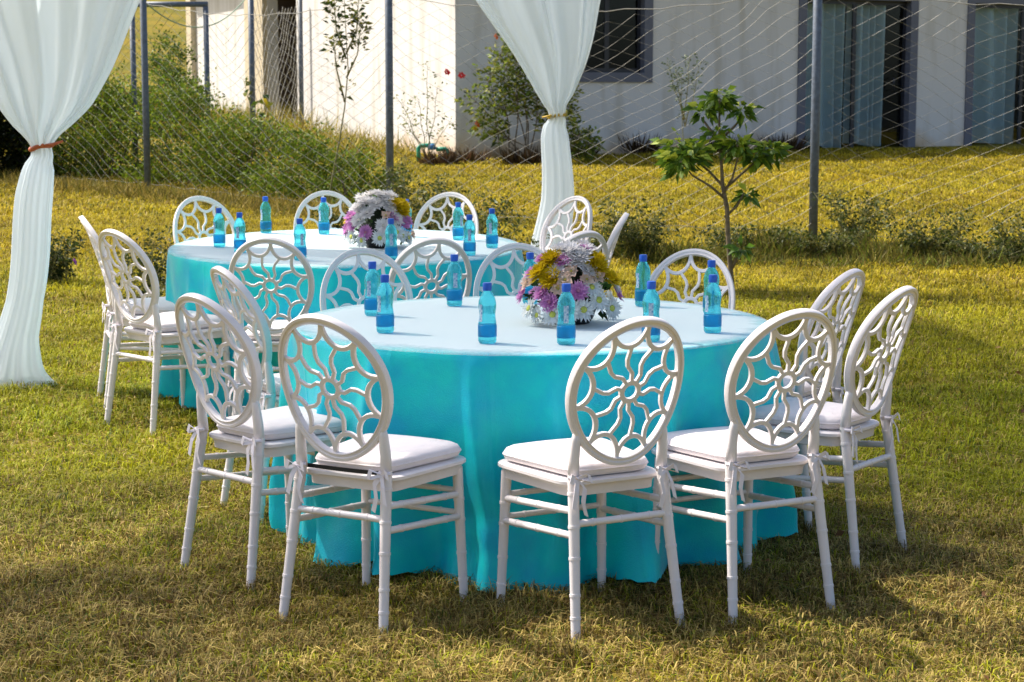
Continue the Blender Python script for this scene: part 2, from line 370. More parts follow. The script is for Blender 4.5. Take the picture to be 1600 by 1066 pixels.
for oi, (a, c, z0, z1) in enumerate(openings):
    fr = .15; b = MB()
    b.box(a - .0, a + fr, -.03, T - .02, z0, z1); b.box(c - fr, c, -.03, T - .02, z0, z1)
    b.box(a + fr, c - fr, -.03, T - .02, z1 - fr, z1)
    if oi == 0: b.box(a + fr, c - fr, -.03, T - .02, z0, z0 + fr)
    win = b.build('window', M['frame'], house, False)
    A, C_, Z0, Z1 = a + fr, c - fr, z0 + (fr if oi == 0 else 0), z1 - fr
    mid = (A + C_) / 2 + (-.02 if oi else 0)
    for k, (u, v) in enumerate(((A, mid), (mid, C_))):
        s = MB(); t_ = .05; yy = .07 + .045 * k
        s.box(u, u + t_, yy, yy + .04, Z0, Z1); s.box(v - t_, v, yy, yy + .04, Z0, Z1)
        s.box(u + t_, v - t_, yy, yy + .04, Z0, Z0 + .07); s.box(u + t_, v - t_, yy, yy + .04, Z1 - .07, Z1)
        s.build('sash', M['sash'], win, False)
        MB().box(u + t_, v - t_, yy + .018, yy + .024, Z0 + .07, Z1 - .07).build('pane', M['glass'], win, False)
    if oi == 1:
        MB().tube([(C_ - .27, .06, 1.32), (C_ - .30, .0, 1.3), (C_ - .30, .0, 1.12), (C_ - .27, .06, 1.1)], .012, 8).build('handle', M['sash'], win)
    if oi:
        spans = [(A + .02, mid - .10, .10), (mid + .06, C_ - .34, .13)] if oi == 1 else [(A + .02, A + 1.12, .12)]
        for ci, (u, v, lo) in enumerate(spans):
            n = 90; s = MB(); vs = []; rows = 14
            for j in range(rows + 1):
                zz = Z0 + lo + (Z1 - Z0 - lo) * j / rows
                for i in range(n + 1):
                    p = i / n; pinch = .06 * math.sin(p * 3 + ci) * (1 - j / rows)
                    x = u + (v - u) * p + pinch * (p - .5)
                    y = .31 + .10 * math.sin(p * 24 + 1.6 * math.sin(p * 7 + ci * 2)) + .03 * math.sin(p * 9 + j * .12 + ci)
                    vs.append((x, y, zz + .03 * math.sin(p * 5 + ci) * (1 - j / rows)))
            fs = [(j * (n + 1) + i, j * (n + 1) + i + 1, (j + 1) * (n + 1) + i + 1, (j + 1) * (n + 1) + i) for j in range(rows) for i in range(n)]
            s.add(vs, fs); s.build('curtain', M['curtain'], win)

# ------------------------------------------------------------------ chain link fence
def wire_panel(mb, A, B, h=2.2, z0=.04, cell=.14, r=.0031, seed=0):
    A = Vector(A); B = Vector(B); L = (B - A).length; e = (B - A) / L; nrm = Vector((-e.y, e.x))
    n = int(L / cell); rows = int(h / (cell / 2)); sq = math.sqrt(3) / 2
    S = np.zeros((n, rows + 1)); Zr = np.zeros((n, rows + 1))
    i = np.arange(n)[:, None]; j = np.arange(rows + 1)[None]
    S = (i + .5) * cell + np.where(((i + j) % 2) == 0, -1, 1) * cell * .5; Zr = z0 + j * cell / 2 + 0 * i
    wob = .09 * (vnoise(S, Zr, .5, seed) - .5) * 2; wz = .09 * (vnoise(S, Zr, .6, seed + 5) - .5) * 2
    wn = .05 * (vnoise(S, Zr, .9, seed + 9) - .5) * 2
    p = S / L; sag = .17 * 4 * p * (1 - p) * (Zr / h)
    S2 = np.clip(S + wob, 0, L); Z2 = Zr + wz * (Zr / h) - sag
    X = A.x + e.x * S2 + nrm.x * wn; Y = A.y + e.y * S2 + nrm.y * wn; Z = Z2 + g(Y)
    P = np.stack([X, Y, Z], -1)
    for k in range(n):
        pts = P[k]; vs = []
        for q_ in range(3):
            an = 2 * math.pi * q_ / 3
            off = np.array([e.x * math.cos(an) + nrm.x * math.sin(an), e.y * math.cos(an) + nrm.y * math.sin(an), 0.]) * r
            vs.append(pts + off)
        V = np.stack(vs, 1).reshape(-1, 3)
        fs = [(t * 3 + c_, t * 3 + (c_ + 1) % 3, t * 3 + 3 + (c_ + 1) % 3, t * 3 + 3 + c_) for t in range(rows) for c_ in range(3)]
        mb.add(V.tolist(), fs)
def top_wire(mb, A, B, h, r=.004, sag=.17, n=24):
    pts = []
    for k in range(n + 1):
        p = k / n; x = A[0] + (B[0] - A[0]) * p; y = A[1] + (B[1] - A[1]) * p
        pts.append((x, y, float(g(y)) + h - sag * 4 * p * (1 - p) + .012 * math.sin(k * 2.1)))
    mb.tube(pts, r, 5)
fence = empty('chain_link_fence', (2.7, 16.55, float(g(16.55)))); tag(fence, 'wire diamond mesh fence on blue-grey posts running across the lawn', 'fence')
FP = [(6.9, 14.2), (2.70, 16.55), (-1.25, 18.98), (-4.38, 22.26), (-7.6, 25.6), (-11, 29)]
def rel(me_o, root):
    me_o.parent = root; me_o.matrix_parent_inverse = Matrix.Translation(root.location).inverted()
for (x, y) in FP:
    z = float(g(y)); r = .040
    o = MB().tube([(x, y, z - .1), (x, y, z + 1.1), (x, y, z + 2.3), (x, y, z + 2.31)], [r, r, r, r * .7], 14).build('post', M['post']); rel(o, fence)
for i in range(len(FP) - 1):
    mb = MB(); wire_panel(mb, FP[i], FP[i + 1], 2.2, seed=i); o = mb.build('wire_mesh', M['galv'], None, False); rel(o, fence)
    mb = MB(); top_wire(mb, FP[i], FP[i + 1], 2.24); top_wire(mb, FP[i], FP[i + 1], .10, .003, .03); o = mb.build('tension_wire', M['galv']); rel(o, fence)
sf = empty('side_fence', (-3.95, 28, float(g(28)))); tag(sf, 'narrow run of wire mesh going back from grey post to the house wall', 'fence')
SP = [(-3.93, 28.2), (-3.98, 35.2)]
for (x, y) in SP:
    z = float(g(y)); o = MB().tube([(x, y, z - .1), (x, y, z + 2.6)], .045, 12).build('post', M['post']); rel(o, sf)
mb = MB(); wire_panel(mb, SP[0], SP[1], 2.5, cell=.26, r=.004, seed=20); o = mb.build('wire_mesh', M['galv'], None, False); rel(o, sf)
gate = empty('gate_frame', (-4.4, 24.3, float(g(24.3)))); tag(gate, 'dark green-grey steel gate frame standing behind the hedge', 'gate')
GA, GB = (-4.95, 24.4), (-3.99, 24.4)
for (x, y) in (GA, GB):
    z = float(g(y)); o = MB().tube([(x, y, z), (x, y, z + 2.23)], .036, 12).build('upright', M['post']); rel(o, gate)
z = float(g(24.4)) + 2.26; o = MB().tube([(GA[0] - .03, 24.4, z), (GB[0] + .03, 24.4, z)], .036, 12).build('top_rail', M['post']); rel(o, gate)
mb = MB(); wire_panel(mb, GA, GB, 2.15, seed=31, cell=.12); o = mb.build('wire_mesh', M['galv'], None, False); rel(o, gate)
pts = []
pa = Vector((-4.38, 22.2, float(g(22.26)) + 2.27)); pb = Vector((-3.93, 28.2, float(g(28.2)) + 2.52))
for k in range(25):
    p = k / 24; v = pa.lerp(pb, p); v.z -= .42 * 4 * p * (1 - p); pts.append(v)
tag(MB().tube(pts, .009, 6).build('rope', M['rope']), 'pale green rope sagging between two grey fence posts', 'rope')

# ------------------------------------------------------------------ furniture: tables
def cloth_mesh(R, seed, top=.755):
    r_ = random.Random(seed); n = 420; rows_top = 14; rows = 44
    nf = 17
    angs = sorted((k + .30 * r_.uniform(-1, 1)) * 2 * math.pi / nf for k in range(nf)); amps = [r_.uniform(.35, 1.25) for _ in angs]; wid = [r_.uniform(.065, .125) for _ in angs]
    skew = [r_.uniform(-.10, .10) for _ in angs]
    ph = [r_.uniform(0, 6) for _ in range(6)]
    vs = [(0, 0, top)]; fs = []
    prof = [(R * k / rows_top, top + .0012 * math.sin(k * 1.7)) for k in range(1, rows_top)] + [(R - .012, top), (R - .004, top - .003), (R + .001, top - .010)]
    for rr, zz in prof:
        for i in range(n):
            a = 2 * math.pi * i / n; vs.append((rr * math.cos(a), rr * math.sin(a), zz))
    nt_ = len(prof)
    jj, ii = np.meshgrid(np.arange(rows + 1), np.arange(n), indexing='ij'); aa = 2 * math.pi * ii / n; tt_ = jj / rows
    wr = (.012 * (vnoise(np.abs((aa - math.pi)) * R + tt_ * .25, tt_ * .75, .07, seed) - .5) + .022 * (vnoise(np.abs(aa - math.pi) * R - tt_ * .3, tt_ * .75, .17, seed + 1) - .5)) * np.minimum(1, tt_ * 2.2)
    for j in range(1, rows + 1):
        t = j / rows
        for i in range(n):
            a = 2 * math.pi * i / n; f = 0
            for an, am, wd, sk in zip(angs, amps, wid, skew):
                dd = (a - an - sk * t + math.pi) % (2 * math.pi) - math.pi
                f += am * math.exp(-(abs(dd + .03 * math.sin(5 * t + an * 3)) / (wd * (.55 + .6 * t))) ** 1.45)
            f2 = .5 + .5 * math.sin(a * 31 + ph[0] + 2 * math.sin(a * 3 + ph[1]))
            r = R + .003 - .035 * t + .135 * (t ** .8) * f - .025 * t * t + wr[j, i] + .036 * max(0, (t - .45) / .55) ** 1.4 * math.sin(a * 23 + 2.2 * math.sin(a * 4 + ph[3]) + 1.5 * t) + .010 * t * f2 + .010 * math.sin(3 * t + a * 7 + ph[2]) * t
            if t > .82: r += .16 * (t - .82) ** 1.3 * f * (1 + .5 * math.sin(a * 5 + ph[3]))
            hem = .014 * math.sin(a * 6 + ph[4]) + .012 * math.sin(a * 13 + ph[5]) + .022
            zz = (top - .012) * (1 - t) + (hem + (.0045 * math.sin(a * 140) if j == rows else 0)) * t
            vs.append((r * math.cos(a), r * math.sin(a), zz))
    nr = nt_ + rows
    for i in range(n): fs.append((0, 1 + i, 1 + (i + 1) % n))
    for k in range(nr - 1):
        o = 1 + k * n
        for i in range(n): fs.append((o + i, o + n + i, o + n + (i + 1) % n, o + (i + 1) % n))
    return MB().add(vs, fs)
TABLES = [(.07, 6.57, .85, 'front'), (-.84, 9.38, .89, 'rear')]
tlab = ['round folding table under the nearer turquoise cloth', 'round folding table under the farther turquoise cloth']
clab = ['turquoise satin cloth falling in folds over the nearer round table', 'turquoise satin cloth over the farther round table beside the left drape']
for k, (x, y, R, nm) in enumerate(TABLES):
    t = empty('round_table'); tag(t, tlab[k], 'table', 'round tables')
    MB().lathe([(0, .715), (R - .03, .715), (R - .02, .72), (R - .02, .738), (R - .03, .745), (0, .745)], 64).build('tabletop', M['wood'], t, True, 40)
    for sx in (-1, 1):
        for sy in (-1, 1): MB().tube([(sx * .5, sy * .42, 0), (sx * .45, sy * .38, .72)], .016, 8).build('leg', M['steel'], t)
    place(t, x, y)
    cmb = cloth_mesh(R, 3 + 8 * k)
    c = cmb.build('tablecloth', M['cloth'])
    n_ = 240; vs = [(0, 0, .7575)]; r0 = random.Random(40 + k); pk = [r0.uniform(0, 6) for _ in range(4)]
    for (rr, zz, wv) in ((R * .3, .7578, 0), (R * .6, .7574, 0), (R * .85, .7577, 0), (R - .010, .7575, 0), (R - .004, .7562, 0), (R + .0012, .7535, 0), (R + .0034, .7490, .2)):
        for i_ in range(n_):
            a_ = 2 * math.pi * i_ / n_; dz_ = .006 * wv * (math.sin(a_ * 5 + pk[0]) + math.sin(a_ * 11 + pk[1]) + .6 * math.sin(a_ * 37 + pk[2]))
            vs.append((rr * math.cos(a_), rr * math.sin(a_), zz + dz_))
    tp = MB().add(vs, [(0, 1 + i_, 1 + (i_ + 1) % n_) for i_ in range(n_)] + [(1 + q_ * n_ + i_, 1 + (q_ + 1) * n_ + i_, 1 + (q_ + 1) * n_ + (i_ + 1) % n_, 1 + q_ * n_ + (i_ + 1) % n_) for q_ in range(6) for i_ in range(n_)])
    tag(tp.build('glare_layer', glare_layer_mat(R), c), 'pale lilac-white layer painting sun glare onto the cloth top')  # added layer: paints the blown-out sunlit top of the same cloth
    c = c; place(c, x, y, .4 * k); tag(c, clab[k], 'tablecloth', 'turquoise tablecloths')

# ------------------------------------------------------------------ furniture: chair prototype
def outline(yf, yr, wf, wr, r=.055, bow=.025, k=5):
    cs = [(-wf, yf), (wf, yf), (wr, yr), (-wr, yr)]; pts = []
    for i in range(4):
        p = Vector(cs[i]); a = Vector(cs[i - 1]); b_ = Vector(cs[(i + 1) % 4]); da = (a - p).normalized(); db = (b_ - p).normalized()
        for j in range(k + 1):
            t = j / k; q_ = (p + da * r) * (1 - t) ** 2 + p * 2 * t * (1 - t) + (p + db * r) * t ** 2; pts.append(q_)
        nxt = b_ + (p - b_).normalized() * r; st = p + db * r
        for j in range(1, 5): pts.append(st.lerp(nxt, j / 5))
    out = []
    for p in pts:
        y = p.y + bow * max(0, 1 - (p.x / wf) ** 2) * (1 if p.y > yf - .08 else 0); out.append(Vector((p.x, y)))
    return out
def plate(ol, prof, close_bottom=True):
    """prof: list of (inset, z)"""
    n = len(ol); c = sum(ol, Vector((0, 0))) / n; mb = MB(); vs = []
    for ins, z in prof:
        for i in range(n):
            t = (ol[(i + 1) % n] - ol[i - 1]).normalized(); nr = Vector((-t.y, t.x))
            if nr.dot(c - ol[i]) < 0: nr = -nr
            p = ol[i] + nr * ins if ins < .06 else ol[i].lerp(c, ins / .2); vs.append((p.x, p.y, z))
    fs = [(j * n + i, j * n + (i + 1) % n, (j + 1) * n + (i + 1) % n, (j + 1) * n + i) for j in range(len(prof) - 1) for i in range(n)]
    fs.append(tuple(range(n))); fs.append(tuple((len(prof) - 1) * n + i for i in range(n)))
    me = mb.add(vs, fs); return me
def bamboo(p0, p1, r0, r1, knots, kn=.0017):
    p0 = Vector(p0); p1 = Vector(p1); L = (p1 - p0).length; ts = [0]; rs = [r0]
    for k in knots:
        t = k / L
        for dt, dr in ((-.0046, 0), (-.0040, kn), (.0040, kn), (.0046, 0)):
            ts.append(t + dt / L); rs.append(r0 + (r1 - r0) * t + dr)
    ts.append(1); rs.append(r1)
    return [p0.lerp(p1, t) for t in ts], rs

RW, RH, SB = .178, .212, .505        # ring half width, half height, ring bottom height
def ringmap(x, s, dpt):
    """point on the curved back: x across, s up from the ring bottom, dpt towards the rear"""
    y = -.205 - .17 * s - .30 * s * s + .028 * (x / .18) ** 2
    ny = 1.; nz = (.17 + .6 * s); l = math.hypot(ny, nz)
    return (x, y - dpt / l, SB + s * .985 - dpt * nz / l * -1 * -1)
def strip(path, width, dep, closed=False, rim=None, off=0.):
    n = len(path); vs = []; wd = width if hasattr(width, '__len__') else [width] * n
    sec = rim or [(-.5, -.38), (-.40, -.5), (.40, -.5), (.5, -.38), (.5, .38), (.40, .5), (-.40, .5), (-.5, .38)]
    for i in range(n):
        a = path[(i - 1) % n] if closed else path[max(0, i - 1)]; c = path[(i + 1) % n] if closed else path[min(n - 1, i + 1)]
        tx, ty = c[0] - a[0], c[1] - a[1]; l = math.hypot(tx, ty) or 1; px_, py_ = -ty / l, tx / l
        for (u, v) in sec: vs.append(ringmap(path[i][0] + px_ * u * wd[i], path[i][1] + py_ * u * wd[i], v * dep + off))
    m_ = len(sec); seg = n if closed else n - 1
    fs = [(i * m_ + k, i * m_ + (k + 1) % m_, ((i + 1) % n) * m_ + (k + 1) % m_, ((i + 1) % n) * m_ + k) for i in range(seg) for k in range(m_)]
    if not closed: fs += [tuple(range(m_ - 1, -1, -1)), tuple((n - 1) * m_ + k for k in range(m_))]
    return MB().add(vs, fs)
def ringpt(a, f=1.):
    return (RW * f * math.sin(a) * (1 + .05 * math.cos(a)), RH + RH * f * math.cos(a))

def make_chair():
    t = empty('banquet_chair')
    # legs: two turned front legs, two splayed rear legs
    for s in (-1, 1):
        pts, rs = bamboo((s * .168, .175, .425), (s * .182, .19, -.006), .0165, .0135, [.10, .165, .27, .355])
        MB().tube(pts, rs, 12).build('leg', M['chair'], t, True, 50)
        pts, rs = bamboo((s * .150, -.192, .475), (s * .180, -.262, -.006), .0175, .0140, [.055, .15, .24, .345, .41])
        MB().tube(pts, rs, 12).build('leg', M['chair'], t, True, 50)
        p0 = (s * .150, -.192, .46); pr = ringmap(s * RW * .80, .10, -.004); 
        MB().tube([p0, (s * .150, -.196, .52), (s * .1475, -.202, .575), (s * .145, -.207, .618)], [.0175, .0165, .0145, .008], 12).build('back_post', M['chair'], t)
    # stretchers: doubled at the sides and front, single at the rear
    def st(p0, p1, r=.0105):
        L = (Vector(p1) - Vector(p0)).length; pts, rs = bamboo(p0, p1, r, r, [L * .2, L * .5, L * .8], .0013)
        MB().tube(pts, rs, 10).build('stretcher', M['chair'], t, True, 50)
    for s in (-1, 1):
        st((s * .171, .176, .340), (s * .158, -.208, .372)); st((s * .174, .180, .270), (s * .162, -.219, .302))
    st((-.160, -.213, .335), (.160, -.213, .335)); st((-.171, .176, .352), (.171, .176, .352), .009); st((-.174, .179, .282), (.174, .179, .282), .009)
    # seat shell with apron
    ol = outline(.205, -.178, .195, .160)
    plate(ol, [(.012, .405), (.010, .425), (.002, .436), (-.006, .440), (-.006, .449), (0, .453), (.05, .453)]).build('seat', M['chair'], t, True, 35)
    ol2 = outline(.195, -.168, .188, .135, .06)
    cu = plate(ol2, [(.02, .455), (.004, .461), (-.002, .472), (-.002, .484), (.006, .494), (.022, .501), (.055, .506), (.10, .509), (.15, .510)]).build('cushion', M['cushion'], t, True)
    pp = [(p.x * 1.012, p.y * 1.012, .4775) for p in ol2]; pp.append(pp[0])
    MB().tube(pp, .0032, 6, False).build('piping', M['cushion'], cu)
    for s in (-1, 1):
        b = MB(); x, y, z = s * .150, -.212, .468
        def rib(pts, wd=.013):
            n = len(pts); vs = []
            for (px_, py_, pz_) in pts: vs += [(px_ - wd / 2, py_, pz_ + wd * .3), (px_ + wd / 2, py_, pz_ - wd * .3), (px_ + wd / 2, py_ - .0018, pz_ - wd * .3), (px_ - wd / 2, py_ - .0018, pz_ + wd * .3)]
            b.add(vs, [(i * 4 + k, i * 4 + (k + 1) % 4, i * 4 + 4 + (k + 1) % 4, i * 4 + 4 + k) for i in range(n - 1) for k in range(4)] + [(3, 2, 1, 0), (n * 4 - 4, n * 4 - 3, n * 4 - 2, n * 4 - 1)])
        rib([(x, y - .004, z), (x - s * .02, y - .012, z - .03), (x - s * .012, y - .016, z - .07), (x - s * .024, y - .014, z - .11)])
        rib([(x, y - .004, z), (x + s * .012, y - .018, z - .035), (x + s * .022, y - .022, z - .085)])
        rib([(x, y - .003, z), (x - s * .028, y - .02, z + .012), (x - s * .034, y - .024, z - .012), (x, y - .006, z - .003), (x + s * .022, y - .018, z + .014), (x + s * .03, y - .02, z - .010), (x, y - .004, z)], .011)
        b.tube([(x - .018, y + .012, z), (x - .012, y - .004, z), (x + .012, y - .004, z), (x + .018, y + .012, z)], .006, 6)
        b.build('tie', M['ribbon'], cu, False)
    # round openwork back
    N = 72; path = [ringpt(2 * math.pi * k / N) for k in range(N)]
    rim = [(-.5, -.30), (-.42, -.5), (-.10, -.5), (.02, -.34), (.30, -.34), (.40, -.5), (.5, -.36), (.5, .36), (.40, .5), (.30, .34), (.02, .34), (-.10, .5), (-.42, .5), (-.5, .30)]
    rim = [(-u, v) for u, v in rim]
    ring = strip(path, .0245, .024, True, rim).build('back_ring', M['chair'], t, True, 25)
    hub = [(.028 * math.sin(2 * math.pi * k / 24), RH + .028 * math.cos(2 * math.pi * k / 24)) for k in range(24)]
    strip(hub, .0145, .012, True).build('hub', M['chair'], ring, True, 25)
    K = 10; a0 = .10
    for k in range(K):
        a = a0 + 2 * math.pi * k / K; b_ = a0 + 2 * math.pi * (k + 1) / K; mid = (a + b_) / 2
        p0 = ringpt(a, .955); p2 = ringpt(b_, .955); pm = ringpt(mid, .66); c1 = ringpt(a + .06, .80); c2 = ringpt(b_ - .06, .80)
        P_ = []
        m0 = ((p0[0] + p2[0]) / 2, (p0[1] + p2[1]) / 2)
        for j in range(13):
            u = j / 12; 
            # cubic through cusp, shoulder, shoulder, cusp
            q0 = ringpt(a + .02, .62); q1 = ringpt(b_ - .02, .62)
            x = p0[0] * (1 - u) ** 3 + 3 * q0[0] * u * (1 - u) ** 2 + 3 * q1[0] * u * u * (1 - u) + p2[0] * u ** 3
            y = p0[1] * (1 - u) ** 3 + 3 * q0[1] * u * (1 - u) ** 2 + 3 * q1[1] * u * u * (1 - u) + p2[1] * u ** 3
            P_.append((x, y))
        strip(P_, [.0138 - .001 * abs(j - 6) / 6 for j in range(13)], .0115).build('scallop', M['chair'], ring, True, 25)
        e = P_[6]; hx, hy = 0, RH; dx, dy = e[0] - hx, e[1] - hy; l = math.hypot(dx, dy); ux, uy = dx / l, dy / l; vx, vy = -uy, ux
        sp = []
        for r_, o in ((.030, -.004), (l * .40, -.006), (l * .58, .009), (l * .72, .010), (l + .002, -.003)):
            sp.append((hx + ux * r_ + vx * o, hy + uy * r_ + vy * o))
        fine = [];  # soften the kinks a little
        for i in range(len(sp) - 1):
            for j in range(3): u = j / 3; fine.append((sp[i][0] * (1 - u) + sp[i + 1][0] * u, sp[i][1] * (1 - u) + sp[i + 1][1] * u))
        fine.append(sp[-1])
        strip(fine, .0108, .0108, off=.0002).build('spoke', M['chair'], ring, True, 25)
    return t

CH = [  # X, Y, facing x, facing y, label
 (-.40, 5.50, .49, .87, 'white lattice-back chair with black strap under its cushion, front left of nearer table'),
 (-.775, 6.03, .70, .71, 'white lattice-back chair left of the nearer table, just behind the black-strapped chair'),
 (.215, 5.44, -.48, .88, 'white lattice-back chair nearest the camera, at the middle front of nearer table'),
 (.695, 5.64, -.46, .89, 'white lattice-back chair at front right of nearer table with long trailing ties'),
 (1.03, 6.22, -.80, .60, 'rightmost white lattice-back chair, outer one of the pair right of nearer table'),
 (.97, 6.84, -.81, .59, 'white lattice-back chair right of nearer table, half hidden behind the rightmost chair'),
 (.63, 7.18, -.35, -.94, 'white lattice-back chair at far side of nearer table in front of the young tree'),
 (.04, 7.42, .05, -1, 'white lattice-back chair at far side of nearer table, half hidden by its flowers'),
 (-.53, 7.21, .25, -.97, 'white lattice-back chair at far left of nearer table, facing the camera'),
 (-.79, 6.92, .87, .50, 'white lattice-back chair left of nearer table, squeezed between the two tables'),
 (-1.595, 8.63, .68, .73, 'white lattice-back chair at left of farther table, the nearer of the left pair'),
 (-1.79, 9.17, .95, .30, 'leftmost white lattice-back chair, seen nearly edge-on beside the left drape'),
 (-1.56, 10.0, .55, -.83, 'white lattice-back chair behind far left edge of farther table before the hedge'),
 (-1.02, 10.32, .15, -.99, 'white lattice-back chair behind farther table, directly left of its flowers'),
 (-.43, 10.22, -.25, -.97, 'white lattice-back chair behind farther table, directly right of its flowers'),
 (.12, 10.05, -.75, -.65, 'white lattice-back chair far right of farther table in front of right drape'),
 (.24, 9.27, -.98, .10, 'white lattice-back chair at right of farther table, turned edge-on'),
 (.14, 8.58, -.60, .80, 'white lattice-back chair at right of farther table just above the nearer flowers'),
 (-.43, 8.33, -.30, .95, 'white lattice-back chair at near side of farther table, right one of two'),
 (-1.05, 8.36, .05, 1, 'white lattice-back chair at near side of farther table, left one of two'),
]
proto = make_chair()
for i, (x, y, fx, fy, lab) in enumerate(CH):
    o = proto if i == 0 else copy_tree(proto)
    place(o, x, y, math.atan2(-fx, fy)); tag(o, lab, 'chair', 'white chairs around the two tables')
# the strap peeks out behind one cushion only
cu0 = [c for c in proto.children if c.name.startswith('cushion')][0]
pts = [(-.142 + .284 * k / 12, -.178 - .006 * math.sin(math.pi * k / 12), .462) for k in range(13)]
b = MB(); vs = []
for p in pts: vs += [(p[0], p[1] - .001, p[2] - .006), (p[0], p[1] - .004, p[2] - .006), (p[0], p[1] - .004, p[2] + .006), (p[0], p[1] - .001, p[2] + .006)]
b.add(vs, [(i * 4 + k, i * 4 + (k + 1) % 4, i * 4 + 4 + (k + 1) % 4, i * 4 + 4 + k) for i in range(12) for k in range(4)])
tag(b.build('strap', M['strap'], cu0, False), 'black strap along the rear of the cushion')

# ------------------------------------------------------------------ bottles
def make_bottle():
    t = empty('water_bottle')
    prof = [(0, 0), (.024, 0), (.0285, .003), (.030, .010), (.030, .062), (.0292, .066), (.0270, .082), (.0262, .094), (.0272, .106), (.0290, .118), (.0292, .126), (.0280, .137), (.0235, .152), (.0165, .164), (.0128, .170), (.0122, .176), (0, .176)]
    MB().lathe(prof, 28).build('body', M['bottle'], t)
    MB().lathe([(.0306, .022), (.0310, .024), (.0310, .058), (.0306, .060)], 28).build('label', M['label'], t)
    n = 9; vs = []
    for z in (.072, .1, .128):
        r = {.072: .0295, .1: .0273, .128: .0298}[z]
        for k in range(n): a = -1.95 + .55 * k / (n - 1); vs.append((r * math.cos(a), r * math.sin(a), z))
    MB().add(vs, [(j * n + k, j * n + k + 1, (j + 1) * n + k + 1, (j + 1) * n + k) for j in range(2) for k in range(n - 1)]).build('print', M['print'], t)
    n = 32; vs = []
    prof = [(.0138, .171), (.0142, .172), (.0142, .1755), (.0136, .176), (.0144, .177), (.0146, .193), (.0138, .1965), (.006, .1972)]
    for j, (r, z) in enumerate(prof):
        for k in range(n): rr = r + (.0006 * (k % 2) if 4 <= j <= 5 else 0); a = 2 * math.pi * k / n; vs.append((rr * math.cos(a), rr * math.sin(a), z))
    b = MB().add(vs, [(j * n + k, j * n + (k + 1) % n, (j + 1) * n + (k + 1) % n, (j + 1) * n + k) for j in range(len(prof) - 1) for k in range(n)] + [tuple((len(prof) - 1) * n + k for k in range(n)), tuple(range(n - 1, -1, -1))])
    b.build('cap', M['cap'], t, True, 40)
    return t
BT = [
 (-.51, 6.72, 0, 'blue water bottle at left of nearer table, rear one of the overlapping left pair'),
 (-.43, 6.22, 0, 'blue water bottle at left of nearer table, front one of the overlapping left pair'),
 (-.22, 7.03, 0, 'blue water bottle on nearer table standing left behind its flowers'),
 (-.08, 5.95, 0, 'blue water bottle at near edge of nearer table, left of the flowers'),
 (.175, 5.92, 0, 'blue water bottle at near edge of nearer table directly before the flowers'),
 (.07, 7.12, 0, 'blue water bottle on nearer table mostly hidden behind the flowers'),
 (.50, 7.02, 0, 'blue water bottle on nearer table at its far edge, right of the flowers'),
 (.455, 6.0, 0, 'blue water bottle on nearer table seen through the middle front chair back'),
 (.68, 6.22, 0, 'blue water bottle at right of nearer table, front one of the overlapping right pair'),
 (.735, 6.78, 0, 'blue water bottle at right of nearer table, rear one of the overlapping right pair'),
 (-1.47, 9.27, 1, 'leftmost blue water bottle on farther table'),
 (-1.33, 9.98, 1, 'blue water bottle at far left edge of farther table, before the hedge'),
 (-1.33, 9.02, 1, 'blue water bottle on farther table, second from its left end'),
 (-1.0, 8.70, 1, 'blue water bottle on farther table right behind the left near-side chair'),
 (-1.01, 9.92, 1, 'blue water bottle at far edge of farther table, directly left of its flowers'),
 (-.56, 9.80, 1, 'blue water bottle on farther table partly hidden behind its flowers'),
 (-.57, 8.70, 1, 'blue water bottle on farther table standing right before its flowers'),
 (-.28, 9.62, 1, 'blue water bottle on farther table, leftmost of the three on its right side'),
 (-.205, 8.90, 1, 'blue water bottle on farther table, middle of the three on its right side'),
 (-.10, 9.24, 1, 'rightmost blue water bottle on farther table'),
]
bp = make_bottle()
for i, (x, y, k, lab) in enumerate(BT):
    o = bp if i == 0 else copy_tree(bp)
    place(o, x, y, random.uniform(-.9, .9), .7590, ref=TABLES[k][1]); tag(o, lab, 'bottle', 'water bottles on the tables')

# ------------------------------------------------------------------ flower centrepieces
def mum(rings, R, cup, col, tipcol=None, seed=0, pw=.30):
    """many-petalled blossom facing +Z"""
    r_ = np.random.default_rng(seed); V = []; F = []; C = []
    for (n, rf, lift) in rings:
        for k in range(n):
            a = 2 * math.pi * (k + r_.uniform(-.25, .25)) / n + lift; L = R * rf * r_.uniform(.86, 1.1); e = lift + r_.uniform(-.12, .12)
            d = np.array([math.cos(a) * math.cos(e), math.sin(a) * math.cos(e), math.sin(e)]); s = np.array([-math.sin(a), math.cos(a), 0]); up = np.cross(d, s)
            wv = L * pw * r_.uniform(.8, 1.15) * (1.3 if rf < .6 else 1); o = len(V)
            base = np.array([0, 0, .12 * R])
            V += [base + d * L * .12, base + d * L * .6 + s * wv * .5 + up * .05 * L, base + d * L * .6 - up * .03 * L, base + d * L * .6 - s * wv * .5 + up * .05 * L, base + d * L + up * cup * L]
            F += [(o, o + 1, o + 2), (o, o + 2, o + 3), (o + 1, o + 4, o + 2), (o + 2, o + 4, o + 3)]
            c = np.array(col) * r_.uniform(.88, 1.1); t = np.array(tipcol if tipcol else col) * r_.uniform(.9, 1.1)
            C += [c, c, c, c, t]
    me_o = np_mesh('flower', np.array(V), np.array(F), np.clip(np.array(C), 0, 1), M['petal']); me = me_o.data; bpy.data.objects.remove(me_o); return me
def disc(col, R):
    m = mat('flower_eye', col, .8, var=.4, scale=200)
    return MB().lathe([(R, 0), (R * .95, R * .25), (R * .6, R * .42), (.0001, R * .46)], 12).mesh('flower_centre', m)
